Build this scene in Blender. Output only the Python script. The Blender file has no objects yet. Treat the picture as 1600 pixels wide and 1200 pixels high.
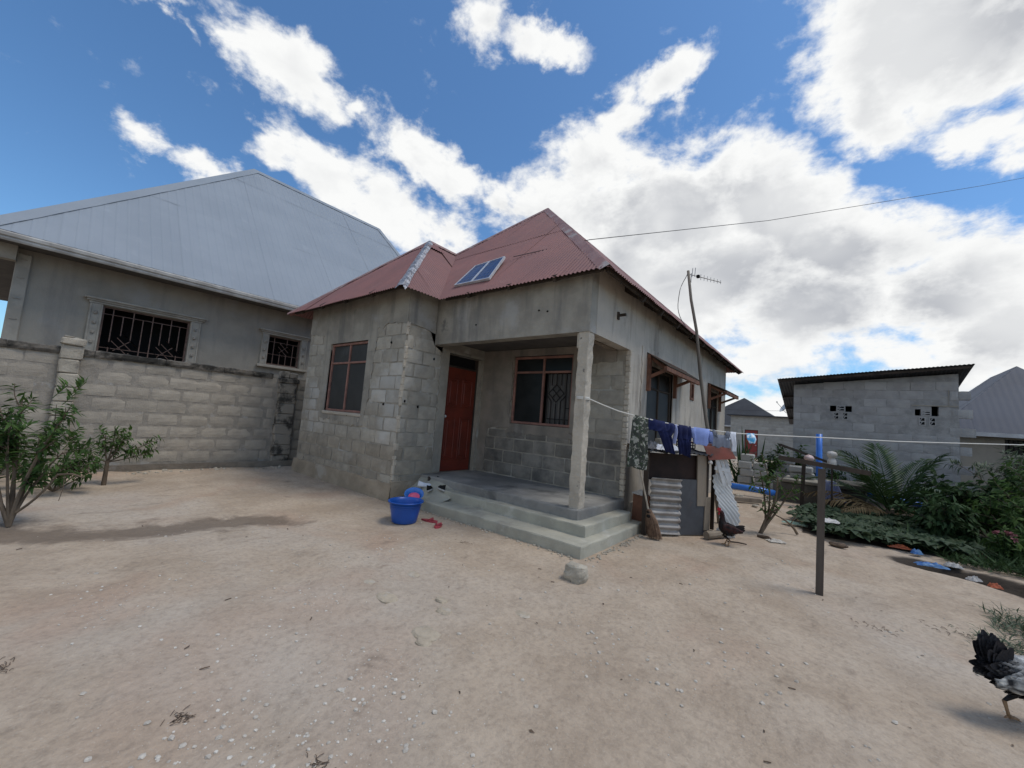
import bpy, math, random
from mathutils import Vector, Matrix, Euler, noise
rnd = random.Random(11)
PI = math.pi
S = bpy.context.scene
COL = S.collection

# ------------------------------------------------------------------ camera
cam_d = bpy.data.cameras.new('camera'); cam = bpy.data.objects.new('camera', cam_d); COL.objects.link(cam)
cam_d.sensor_width = 36.0; cam_d.lens = 13.95; cam_d.clip_start = 0.05; cam_d.clip_end = 3000
R0 = ((0.778115, 0.003900, -0.628110), (0.623334, 0.118434, 0.772935), (0.077404, -0.992954, 0.089724))
cam.matrix_world = Matrix([[r[0], -r[1], -r[2], t] for r, t in zip(R0, (0, 0, 1.45))] + [[0, 0, 0, 1]])
S.camera = cam

# ------------------------------------------------------------------ sun, sky, exposure
SUN_EL, SUN_AZ = 64.0, 62.0          # azimuth from +Y towards +X
sd = bpy.data.lights.new('sun', 'SUN'); sun = bpy.data.objects.new('sun', sd); COL.objects.link(sun)
sd.energy = SUN_E = 1.5; sd.angle = math.radians(22); sd.color = (1.0, 0.94, 0.85)
sdir = Vector((math.sin(math.radians(SUN_AZ)) * math.cos(math.radians(SUN_EL)),
               math.cos(math.radians(SUN_AZ)) * math.cos(math.radians(SUN_EL)), math.sin(math.radians(SUN_EL))))
sun.rotation_euler = sdir.to_track_quat('Z', 'Y').to_euler()
S.view_settings.view_transform = 'Standard'; S.view_settings.look = 'None'
S.view_settings.gamma = 1.0; S.view_settings.use_curve_mapping = False
S.view_settings.exposure = EXPO = 0.32
S.cycles.max_bounces = 6; S.cycles.diffuse_bounces = 3; S.cycles.transparent_max_bounces = 8

class NT:
    """short hand for building node trees"""
    def __init__(s, tree): s.t = tree; s.t.nodes.clear()
    def n(s, typ, **kw):
        nd = s.t.nodes.new(typ)
        for k, v in kw.items(): setattr(nd, k, v)
        return nd
    def l(s, a, b): s.t.links.new(a, b)
    def put(s, sock, val):
        if isinstance(val, bpy.types.NodeSocket): s.l(val, sock)
        elif isinstance(val, (tuple, list)) and len(val) == 3 and sock.type == 'RGBA': sock.default_value = (*val, 1)
        else: sock.default_value = val
    def math(s, op, a, b=None, c=None, clamp=False):
        nd = s.n('ShaderNodeMath', operation=op, use_clamp=clamp)
        s.put(nd.inputs[0], a)
        if b is not None: s.put(nd.inputs[1], b)
        if c is not None: s.put(nd.inputs[2], c)
        return nd.outputs[0]
    def vmath(s, op, a, b=None):
        nd = s.n('ShaderNodeVectorMath', operation=op); s.put(nd.inputs[0], a)
        if b is not None: s.put(nd.inputs[1] if op != 'SCALE' else nd.inputs['Scale'], b)
        return nd.outputs['Value'] if op in ('LENGTH', 'DOT_PRODUCT', 'DISTANCE') else nd.outputs[0]
    def ramp(s, v, lo, hi, a=0.0, b=1.0, smooth=True):
        nd = s.n('ShaderNodeMapRange', interpolation_type='SMOOTHSTEP' if smooth else 'LINEAR')
        s.put(nd.inputs['Value'], v)
        for k, x in zip(('From Min', 'From Max', 'To Min', 'To Max'), (lo, hi, a, b)): s.put(nd.inputs[k], x)
        return nd.outputs['Result']
    def noise(s, vec, scale, detail=4, rough=.55, dist=0.0):
        nd = s.n('ShaderNodeTexNoise'); s.put(nd.inputs['Vector'], vec)
        nd.inputs['Scale'].default_value = scale; nd.inputs['Detail'].default_value = detail
        nd.inputs['Roughness'].default_value = rough; nd.inputs['Distortion'].default_value = dist
        return nd.outputs['Fac']
    def mix(s, f, a, b, blend='MIX'):
        nd = s.n('ShaderNodeMix', data_type='RGBA', blend_type=blend)
        s.put(nd.inputs['Factor'], f)
        ins = [i for i in nd.inputs if i.type == 'RGBA']
        s.put(ins[0], a); s.put(ins[1], b)
        return [o for o in nd.outputs if o.type == 'RGBA'][0]

# clouds: (direction, tangent right*halfwidth, tangent up*halfheight, weight) as ellipsoids round points of the sky
CLOUDS = [
    (-0.768, 0.224, 0.600, -0.899, 0.271, 1.497, 0.149, 0.084, 1.10),
    (-0.776, 0.170, 0.608, -0.917, 0.019, 1.370, 0.070, 0.063, 0.90),
    (-0.752, 0.305, 0.584, -0.895, 0.367, 1.465, 0.072, 0.049, 0.75),
    (-0.731, 0.353, 0.584, -0.919, -0.271, 0.920, 0.045, 0.029, 0.50),
    (-0.799, 0.063, 0.598, -0.851, -0.434, 1.139, 0.080, 0.027, 0.65),
    (-0.804, 0.105, 0.585, -0.771, 0.617, 1.978, 0.038, 0.019, 0.40),
    (-0.895, 0.090, 0.438, -1.112, 0.158, 1.548, 0.079, 0.047, 0.75),
    (-0.895, 0.169, 0.414, -1.121, 0.311, 1.531, 0.121, 0.054, 0.85),
    (-0.840, 0.248, 0.482, -1.060, 0.164, 1.375, 0.079, 0.059, 0.80),
    (-0.811, 0.364, 0.459, -1.068, 0.312, 1.317, 0.202, 0.086, 0.95),
    (-0.758, 0.479, 0.443, -1.079, 0.357, 1.193, 0.247, 0.114, 1.00),
    (-0.700, 0.583, 0.413, -1.120, 0.326, 1.030, 0.162, 0.099, 0.80),
    (-0.697, 0.454, 0.555, -0.935, 0.361, 1.248, 0.127, 0.080, 0.95),
    (-0.663, 0.535, 0.524, -0.962, 0.413, 1.165, 0.164, 0.070, 0.85),
    (-0.591, 0.642, 0.489, -0.988, 0.478, 1.039, 0.124, 0.057, 0.75),
    (-0.501, 0.459, 0.734, -0.588, 0.492, 1.446, 0.083, 0.077, 0.80),
    (-0.430, 0.545, 0.720, -0.761, 0.104, 0.776, 0.129, 0.048, 0.85),
    (-0.246, 0.706, 0.664, -0.773, -0.383, -0.031, 0.108, 0.056, 0.95),
    (-0.328, 0.710, 0.623, -0.594, -0.719, -0.340, 0.111, 0.097, 0.95),
    (-0.388, 0.724, 0.571, -0.963, 0.033, 0.516, 0.201, 0.115, 1.00),
    (-0.468, 0.653, 0.595, -0.724, -0.652, 0.020, 0.053, 0.045, 0.45),
    (-0.168, 0.800, 0.576, -0.946, 0.177, 0.333, 0.085, 0.048, 0.60),
    (-0.457, 0.745, 0.485, -1.065, -0.007, 0.547, 0.251, 0.165, 1.10),
    (-0.272, 0.836, 0.476, -1.072, 0.094, 0.365, 0.302, 0.212, 1.30),
    (-0.111, 0.879, 0.464, -1.058, 0.332, 0.307, 0.232, 0.133, 1.30),
    (-0.021, 0.926, 0.377, -1.121, 0.522, 0.259, 0.219, 0.120, 1.15),
    (0.086, 0.931, 0.355, -1.172, 0.417, 0.077, 0.140, 0.097, 1.00),
    (-0.222, 0.920, 0.323, -1.241, 0.066, 0.260, 0.356, 0.226, 1.30),
    (-0.051, 0.961, 0.270, -1.296, 0.098, 0.081, 0.253, 0.173, 1.30),
    (-0.347, 0.862, 0.370, -1.192, 0.033, 0.396, 0.260, 0.175, 1.10),
    (0.192, 0.933, 0.306, -1.251, 0.236, -0.126, 0.121, 0.101, 1.10),
    (0.150, 0.955, 0.255, -1.309, 0.161, -0.113, 0.176, 0.130, 1.20),
    (0.217, 0.956, 0.196, -1.373, 0.120, -0.199, 0.121, 0.121, 1.20),
    (0.072, 0.981, 0.182, -1.387, 0.064, -0.062, 0.167, 0.079, 0.80),
    (-0.129, 0.977, 0.171, -1.399, 0.014, 0.134, 0.158, 0.111, 0.90),
    (0.152, 0.979, 0.139, -1.431, 0.038, -0.148, 0.176, 0.073, 0.90),
    (-0.083, 0.994, 0.065, -1.506, -0.050, 0.080, 0.162, 0.090, 0.80),
    (0.095, 0.780, 0.618, -0.840, 0.386, 0.204, 0.204, 0.170, 1.40),
    (0.055, 0.813, 0.580, -0.583, 0.803, 0.762, 0.169, 0.079, 1.20),
    (0.172, 0.789, 0.590, -0.858, 0.444, 0.141, 0.161, 0.128, 1.40),
    (0.068, 0.846, 0.529, -0.978, 0.326, 0.132, 0.067, 0.063, 0.85),
    (-0.019, 0.771, 0.637, -0.828, -0.342, -0.274, 0.058, 0.072, 0.70),
    (0.171, 0.857, 0.487, -1.018, 0.384, 0.030, 0.101, 0.061, 0.95),
    (0.236, 0.858, 0.456, -1.049, 0.417, -0.039, 0.072, 0.068, 0.90),
    (0.304, 0.914, 0.268, -1.290, 0.260, -0.247, 0.118, 0.140, 1.20),
    (0.277, 0.802, 0.530, -0.916, 0.516, 0.030, 0.126, 0.147, 1.20),
    (-0.993, 0.004, 0.121, -1.450, 0.005, 1.568, 0.101, 0.035, 0.15),
]
W = bpy.data.worlds.new('World'); S.world = W; W.use_nodes = True
w = NT(W.node_tree)
sky = w.n('ShaderNodeTexSky', sky_type='NISHITA', sun_disc=False)
sky.sun_elevation = math.radians(SUN_EL); sky.sun_rotation = math.radians(SUN_AZ)
sky.air_density = 1.0; sky.dust_density = 0.5; sky.ozone_density = 2.0
tc = w.n('ShaderNodeTexCoord').outputs['Generated']
dirn = w.vmath('NORMALIZE', tc)
sq = w.vmath('MULTIPLY', dirn, (1.0, 1.0, 1.5))
wn = w.n('ShaderNodeTexNoise'); w.put(wn.inputs['Vector'], sq); wn.inputs['Scale'].default_value = 8.0; wn.inputs['Detail'].default_value = 7; wn.inputs['Roughness'].default_value = .62
warp = w.vmath('SCALE', w.vmath('SUBTRACT', wn.outputs['Color'], (.5, .5, .5)), 0.13)
wdir = w.vmath('ADD', dirn, warp)
acc = None; thick = None
for (cx, cy, cz, ex, ey, ez, sx, sy, wt) in CLOUDS:
    mp = w.n('ShaderNodeMapping', vector_type='TEXTURE'); w.l(wdir, mp.inputs['Vector'])
    mp.inputs['Location'].default_value = (cx, cy, cz); mp.inputs['Rotation'].default_value = (ex, ey, ez)
    mp.inputs['Scale'].default_value = (sx, sy, 0.6)
    g = w.n('ShaderNodeTexGradient', gradient_type='SPHERICAL'); w.l(mp.outputs[0], g.inputs[0])
    b = w.math('MULTIPLY', g.outputs['Fac'], wt)
    if wt >= 1.15: thick = b if thick is None else w.math('MAXIMUM', thick, b)
    acc = b if acc is None else w.math('SMOOTH_MAX', acc, b, 0.03)
# beyond the view: ordinary broken cloud
fwd = w.vmath('DOT_PRODUCT', dirn, (-0.628, 0.773, 0.09))
away = w.ramp(fwd, 0.36, 0.1)
gen = w.ramp(w.noise(sq, 2.6, 3, .5), 0.42, 0.62)
acc = w.math('MAXIMUM', acc, w.math('MULTIPLY', w.math('MULTIPLY', gen, away), 0.7))
fb = w.noise(sq, 7.0, 9, .60, .3)
dens = w.math('ADD', w.math('MULTIPLY', acc, 1.25), w.math('ADD', w.math('MULTIPLY', w.math('SUBTRACT', fb, .53), 1.9), w.math('MULTIPLY', w.math('SUBTRACT', w.noise(sq, 24, 6, .6), .5), .7)))
alpha = w.ramp(dens, 0.18, 0.74)
# puffy relief: the same noise a little towards the light
off = tuple(v * 0.035 for v in (sdir + Vector((0, 0, .4))).normalized())
fb2 = w.noise(w.vmath('ADD', sq, off), 7.0, 6, .55, .3)
lit = w.math('SUBTRACT', fb, fb2)
grey = w.math('SUBTRACT', w.math('MULTIPLY', w.ramp(dens, 0.60, 1.35, 0.0, 1.0), w.ramp(thick, .25, .85, .25, 1.0)), w.math('MULTIPLY', lit, 1.8), clamp=True)
big = w.ramp(w.noise(sq, 3.1, 3, .5), 0.35, 0.65)
grey = w.math('MULTIPLY', grey, w.ramp(big, 0, 1, .45, 1.0))
ccol = w.mix(grey, (7.7, 7.75, 7.7), (4.1, 4.25, 4.55))
blue = w.mix(1.0, sky.outputs[0], (0.72, 1.02, 1.22), 'MULTIPLY')
scol = w.mix(alpha, blue, ccol)
bg = w.n('ShaderNodeBackground'); w.l(scol, bg.inputs['Color']); bg.inputs['Strength'].default_value = 0.1
wo = w.n('ShaderNodeOutputWorld'); w.l(bg.outputs[0], wo.inputs['Surface'])

# ------------------------------------------------------------------ materials
def mat(name, c1, c2=None, scale=3.0, rough=.9, bump=.0, bscale=40, metal=0.0, spots=None, spots2=None, rnd_v=0.0,
        attr=None, trans=0.0, contrast=(.35, .65), stretch=None, spec=.3, streak=None, drop=None):
    """base colour c1..c2 by noise in world space, optional stains, grain relief and per-object value change"""
    if bump and c2 and 'grey' not in name and 'step' not in name and 'floor' not in name and metal == 0 and max(c1) - min(c1) < .12 and min(c1) > .08:
        warm = lambda c: (c[0] * 1.05, c[1] * 1.0, c[2] * .91)
        c1, c2 = warm(c1), warm(c2)
    m = bpy.data.materials.new(name); m.use_nodes = True; t = NT(m.node_tree)
    out = t.n('ShaderNodeOutputMaterial'); p = t.n('ShaderNodeBsdfPrincipled')
    pos = t.n('ShaderNodeNewGeometry').outputs['Position']
    if stretch: pos = t.vmath('MULTIPLY', pos, stretch)
    col = c1
    if attr:
        a = t.n('ShaderNodeVertexColor', layer_name=attr); col = a.outputs['Color']
        if c2: col = t.mix(t.ramp(t.noise(pos, scale, 5), .3, .7, 0, .6), col, t.mix(1.0, col, c2, 'MULTIPLY'))
    elif c2 is not None: col = t.mix(t.ramp(t.noise(pos, scale, 6, .6), *contrast), c1, c2)
    for sp in (spots, spots2):
        if sp:
            sc, ss, lo, hi, *rest = sp
            col = t.mix(t.math('MULTIPLY', t.ramp(t.noise(pos, ss, 5, .6), lo, hi), rest[0] if rest else 1.0), col, sc)
    if streak:   # vertical run-off stains
        sp = t.vmath('MULTIPLY', t.n('ShaderNodeNewGeometry').outputs['Position'], (1, 1, .12))
        col = t.mix(t.math('MULTIPLY', t.ramp(t.noise(sp, streak[1], 5, .6), .5, .72), streak[2]), col, streak[0])
    if rnd_v:
        r = t.n('ShaderNodeObjectInfo').outputs['Random']
        v = t.ramp(r, 0, 1, 1 - rnd_v, 1 + rnd_v, False)
        hs = t.n('ShaderNodeHueSaturation'); t.put(hs.inputs['Color'], col); t.l(v, hs.inputs['Value']); col = hs.outputs[0]
    t.put(p.inputs['Base Color'], col)
    p.inputs['Roughness'].default_value = rough; p.inputs['Metallic'].default_value = metal
    p.inputs['Specular IOR Level'].default_value = spec
    if bump:
        bn = t.n('ShaderNodeBump'); bn.inputs['Strength'].default_value = bump; bn.inputs['Distance'].default_value = .02
        h = t.math('ADD', t.noise(pos, bscale, 6, .65), t.math('MULTIPLY', t.noise(pos, bscale * .2, 3), .7))
        t.l(h, bn.inputs['Height']); t.l(bn.outputs[0], p.inputs['Normal'])
    if trans:
        tr = t.n('ShaderNodeBsdfTranslucent'); t.put(tr.inputs['Color'], col)
        mx = t.n('ShaderNodeMixShader'); mx.inputs[0].default_value = trans
        t.l(p.outputs[0], mx.inputs[1]); t.l(tr.outputs[0], mx.inputs[2]); t.l(mx.outputs[0], out.inputs['Surface'])
    else: t.l(p.outputs[0], out.inputs['Surface'])
    return m

M = {}
M['block'] = mat('concrete block', (.36, .345, .315), (.30, .288, .265), 7, bump=.45, bscale=60, spots=((.47, .46, .43), .9, .50, .66, .65), spots2=((.19, .18, .165), 1.0, .60, .78, .55), rnd_v=.13)
M['block_wall'] = mat('boundary block', (.36, .332, .298), (.305, .282, .255), 4, bump=.5, bscale=60, spots=((.20, .185, .165), 1.1, .58, .78, .45), rnd_v=.08)
M['mortar_wall'] = mat('boundary mortar', (.30, .28, .258), (.235, .22, .203), 7, bump=.6, bscale=35, spots=((.36, .34, .31), 3, .58, .66, .8))
M['mortar'] = mat('house mortar', (.33, .315, .285), (.26, .25, .23), 6, bump=.6, bscale=40, spots=((.50, .485, .45), 2.2, .54, .66, .7))
M['block_tan'] = mat('dusty block', (.33, .305, .265), (.26, .24, .21), 5, bump=.5, bscale=55, spots=((.42, .385, .325), 1.5, .56, .70, .7), spots2=((.20, .185, .16), 1.2, .60, .76, .5), rnd_v=.13)
M['block_soot_shade'] = mat('sooty shaded block', (.22, .212, .20), (.15, .145, .138), 5, bump=.5, bscale=50, spots=((.085, .082, .078), 1.8, .52, .68, .8), rnd_v=.16)  # soot spots on a base that also carries the porch shade
M['block_grey'] = mat('grey block', (.385, .38, .37), (.315, .31, .303), 3, bump=.4, bscale=40, rnd_v=.10, spots=((.21, .21, .215), 1.0, .58, .78, .5))
M['mortar_grey'] = mat('grey mortar', (.35, .345, .335), (.25, .247, .24), 5, bump=.4, bscale=30)
M['block_far'] = mat('pale far block', (.36, .355, .33), (.29, .285, .265), 2, rnd_v=.08)
M['plaster'] = mat('rough plaster', (.32, .31, .285), (.235, .228, .213), 2.4, bump=.55, bscale=25, spots=((.35, .34, .32), 1.7, .56, .72, .7), spots2=((.09, .088, .085), 2.3, .62, .74, .7), streak=((.13, .125, .12), 4, .6))
M['plaster_sunlit'] = mat('sunlit tone plaster', (.47, .42, .35), (.385, .345, .29), 1.8, bump=.5, bscale=22, spots=((.40, .37, .33), 1.4, .56, .7, .7), spots2=((.13, .115, .10), 2.0, .60, .75, .6), streak=((.16, .14, .12), 3.5, .75))  # paler, warmer copy of the rough plaster: side light put into its colour
M['plaster_shade'] = mat('shaded porch plaster', (.25, .23, .21), (.18, .168, .155), 2.2, bump=.4, bscale=25, spots=((.29, .28, .26), 1.9, .56, .7, .6), streak=((.10, .095, .09), 5, .5))  # darker copy of the rough plaster: porch shade put into its colour
M['plaster_lh'] = mat('neighbour render', (.30, .285, .26), (.235, .223, .205), 1.1, bump=.3, bscale=30, spots=((.31, .30, .28), .9, .55, .7, .7), streak=((.17, .16, .15), 2.5, .5))
M['moulding'] = mat('moulding', (.34, .325, .30), (.27, .26, .24), 4, bump=.2, bscale=40)
M['coping'] = mat('coping', (.13, .12, .11), (.030, .029, .027), 3.2, bump=.8, bscale=25, contrast=(.38, .55), spots=((.48, .45, .41), 4, .60, .65, .85))
M['pier_stain'] = mat('stained pier', (.28, .26, .235), (.05, .048, .045), 2.4, bump=.8, bscale=25, contrast=(.46, .60), spots=((.42, .40, .36), 6, .62, .68, .8))
M['pier'] = mat('pier', (.40, .375, .335), (.29, .27, .24), 4, bump=.8, bscale=30, spots=((.17, .16, .145), 5, .60, .66, .6))
M['column'] = mat('porch column', (.46, .43, .385), (.37, .345, .31), 3, bump=.7, bscale=30, spots=((.09, .08, .07), 9, .66, .70, .8))
M['cement'] = mat('cement step', (.415, .395, .32), (.325, .31, .255), 2.2, bump=.4, bscale=45, spots=((.24, .225, .195), 1.6, .58, .72, .6), spots2=((.50, .48, .42), 3, .60, .7, .6))
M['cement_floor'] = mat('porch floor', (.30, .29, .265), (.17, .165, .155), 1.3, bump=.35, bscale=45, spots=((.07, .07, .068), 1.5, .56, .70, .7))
M['red_roof'] = mat('red roof', (.225, .105, .095), (.195, .097, .09), 1.2, rough=.62, spots=((.26, .15, .135), 3, .60, .74, .5), spots2=((.155, .078, .07), .7, .58, .75, .5), rnd_v=.05, spec=.35)
M['red_cap'] = mat('red cap', (.27, .17, .155), (.22, .12, .11), 3, rough=.6, spots=((.34, .31, .29), 4, .56, .66, .8))
M['foil'] = mat('foil flashing', (.42, .42, .43), (.17, .17, .18), 8, rough=.5, metal=.75, bump=.6, bscale=30)
M['blue_roof'] = mat('galvanised roof', (.25, .28, .315), (.23, .26, .295), .9, rough=.65, spots=((.285, .315, .35), 2, .6, .75, .5), rnd_v=.018, spec=.25)
M['dark_roof'] = mat('dark roof', (.045, .047, .052), (.035, .036, .04), 1, rough=.6)
M['slate_roof'] = mat('slate blue roof', (.062, .073, .10), (.053, .062, .085), .8, rough=.6, rnd_v=.03)
M['sheet_dark'] = mat('old sheet', (.07, .075, .085), (.045, .047, .052), 1.5, rough=.6)
M['white_trim'] = mat('pale trim', (.56, .57, .57), (.42, .42, .42), 3, rough=.6)
M['gutter'] = mat('gutter', (.50, .485, .45), (.36, .34, .31), 3, rough=.7, streak=((.24, .22, .2), 6, .5))
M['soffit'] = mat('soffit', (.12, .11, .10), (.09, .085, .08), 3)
M['timber_dark'] = mat('dark timber', (.06, .045, .035), (.035, .028, .022), 5, stretch=(1, 1, .2), bump=.3)
M['timber_red'] = mat('red brown timber', (.20, .095, .060), (.115, .058, .04), 5, bump=.3, bscale=30)
M['frame_red'] = mat('window frame', (.30, .155, .12), (.20, .105, .085), 6, rough=.6)
M['door'] = mat('red door', (.16, .026, .014), (.12, .021, .012), 3, rough=.45, spec=.4)
M['red_door_far'] = mat('far red door', (.26, .045, .04), (.20, .04, .035), 2, rough=.6)
M['pane'] = mat('dark pane', (.012, .013, .013), (.02, .021, .021), 3, rough=.30, spec=.18)
M['net'] = mat('window gauze', (.040, .041, .040), (.030, .031, .031), 2.0, rough=.55, spots=((.075, .077, .077), 1.6, .58, .72, .6))
M['black'] = mat('black', (.008, .008, .008), rough=.9)
M['curtain'] = mat('curtain', (.17, .165, .16), (.11, .107, .105), 6, stretch=(1, 1, .1))
M['iron'] = mat('black iron', (.012, .011, .011), (.025, .02, .018), 20, rough=.6)
M['iron_brown'] = mat('rust brown iron', (.19, .125, .10), (.13, .08, .062), 12, rough=.7)
M['pv'] = mat('solar cell', (.022, .050, .14), (.028, .058, .155), 14, rough=.35, spec=.25)
M['alu'] = mat('aluminium', (.62, .62, .62), (.50, .50, .50), 8, rough=.4, metal=.4)
M['steel'] = mat('grey steel', (.25, .255, .26), (.17, .17, .175), 6, rough=.5, metal=.6)
M['pole'] = mat('weathered pole', (.19, .175, .16), (.12, .11, .10), 5, stretch=(1, 1, .25), bump=.3)
M['galv_old'] = mat('old galvanised', (.36, .335, .31), (.21, .19, .17), 3, rough=.6, metal=.15, spots=((.16, .09, .06), 5, .60, .72, .6))
M['galv_pale'] = mat('pale galvanised', (.62, .62, .60), (.48, .48, .47), 3, rough=.6, metal=.1, spots=((.28, .22, .18), 4, .62, .74, .6))
M['rust_dark'] = mat('dark rusty sheet', (.035, .020, .016), (.02, .013, .011), 4, rough=.8)
M['grey_sheet'] = mat('grey sheet', (.085, .088, .095), (.06, .06, .065), 3, rough=.6, spots=((.12, .09, .075), 6, .6, .72, .5))
M['rust'] = mat('rust red board', (.16, .042, .028), (.10, .034, .024), 5, rough=.8)
M['card'] = mat('terracotta board', (.22, .105, .065), (.155, .075, .05), 4, rough=.9)
M['board'] = mat('weathered board', (.25, .215, .18), (.16, .135, .11), 4, stretch=(1, 1, .3), bump=.3)
M['straw'] = mat('straw', (.27, .175, .115), (.15, .095, .065), 18, rough=.9)
M['stick'] = mat('pale stick', (.44, .38, .30), (.30, .25, .2), 8)
M['blue_plastic'] = mat('blue plastic', (.006, .075, .36), (.008, .065, .30), 4, rough=.35, spec=.5)
M['basin_blue'] = mat('basin blue', (.05, .19, .55), (.04, .15, .48), 4, rough=.35, spec=.5)
M['pink_plastic'] = mat('pink plastic', (.62, .10, .20), rough=.4)
M['slipper'] = mat('red slipper', (.40, .06, .075), (.30, .05, .06), 9, rough=.6)
M['pipe_blue'] = mat('blue pipe', (.035, .18, .62), (.03, .14, .5), 3, rough=.35, spec=.5)
M['rope'] = mat('pale rope', (.62, .60, .55), rough=.8)
M['wire'] = mat('black wire', (.03, .03, .032), rough=.6)
M['navy'] = mat('navy cloth', (.012, .018, .075), (.009, .012, .05), 8)
M['lavender'] = mat('lavender cloth', (.33, .36, .56), (.26, .29, .48), 8)
M['skyblue'] = mat('sky blue cloth', (.26, .34, .66), (.21, .28, .56), 7)
M['greycloth'] = mat('grey cloth', (.20, .22, .27), (.155, .17, .21), 7)
M['whitecloth'] = mat('white cloth', (.72, .73, .76), (.58, .6, .66), 7)
M['bluewhite'] = mat('blue white cloth', (.10, .42, .72), (.72, .8, .85), 14, contrast=(.45, .55))
M['camo'] = mat('camouflage cloth', (.045, .05, .042), (.30, .30, .26), 17, contrast=(.50, .56), spots=((.035, .055, .03), 22, .55, .58), spots2=((.50, .49, .45), 15, .66, .69))
M['stone'] = mat('stone', (.46, .43, .38), (.33, .31, .275), 7, bump=.8, bscale=45, spots=((.22, .2, .18), 14, .6, .7, .6))
M['flat_stone'] = mat('sandy stone', (.44, .39, .325), (.36, .315, .26), 9, bump=.7, bscale=40, spots=((.50, .46, .40), 6, .55, .7, .6))
M['pebble'] = mat('pebble', (.52, .475, .41), (.38, .34, .29), 30, rnd_v=.0)
M['litter_dark'] = mat('leaf litter', (.07, .05, .038), (.13, .09, .06), 20)
M['bark'] = mat('bark', (.16, .125, .095), (.09, .07, .055), 14, stretch=(1, 1, .3), bump=.5)
M['leaf'] = mat('leaf', (.070, .125, .030), (.042, .080, .024), 9, spec=.15, rough=.65, trans=.25, spots=((.12, .17, .03), 6, .60, .72, .7))
M['leaf_dark'] = mat('dark leaf', (.046, .082, .030), (.028, .054, .022), 7, spec=.12, rough=.65, trans=.2, spots=((.055, .09, .025), 5, .60, .72, .6))
M['leaf_lime'] = mat('lime leaf', (.085, .15, .030), (.05, .10, .022), 8, rough=.5, trans=.3)
M['leaf_grey'] = mat('grey green leaf', (.10, .13, .075), (.06, .085, .05), 8, rough=.6, trans=.2)
M['potato_leaf'] = mat('vine leaf', (.052, .078, .036), (.032, .054, .028), 8, spec=.18, rough=.6, trans=.15, spots=((.09, .115, .06), 11, .58, .7, .6))
M['palm'] = mat('palm leaf', (.040, .075, .022), (.025, .050, .018), 6, rough=.5, trans=.2)
M['palm_dry'] = mat('dry palm leaf', (.27, .20, .10), (.16, .105, .05), 5, rough=.8, trans=.15)
M['flower'] = mat('pink bloom', (.33, .13, .14), (.24, .1, .11), 20)
M['skin_red'] = mat('comb', (.42, .02, .03), rough=.5)
M['shank'] = mat('shank', (.34, .22, .12), (.25, .15, .09), 30)
M['beak'] = mat('beak', (.30, .22, .11))
M['feather'] = mat('plumage', (.1, .1, .1), (.55, .55, .55), 45, rough=.65, attr='plumage', bump=.5, bscale=70)
M['orange_pl'] = mat('orange plastic', (.55, .14, .06), (.34, .09, .04), 10, rough=.4)
M['blue_pl'] = mat('blue bag', (.04, .13, .36), (.13, .24, .40), 12, rough=.4)
M['green_pl'] = mat('pale green plastic', (.36, .50, .40), (.28, .4, .33), 8, rough=.5)
M['white_pl'] = mat('white plastic', (.56, .54, .51), (.38, .355, .33), 10, rough=.5)
M['pink_pl'] = mat('pale pink plastic', (.62, .47, .45), (.5, .38, .36), 10, rough=.5)
M['concrete'] = mat('old concrete', (.30, .285, .26), (.20, .19, .17), 2.5, bump=.5, bscale=30)
M['concrete_dark'] = mat('dark concrete', (.12, .115, .105), (.075, .072, .068), 2.5, bump=.5, bscale=30)  # darker tone of the old concrete

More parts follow.
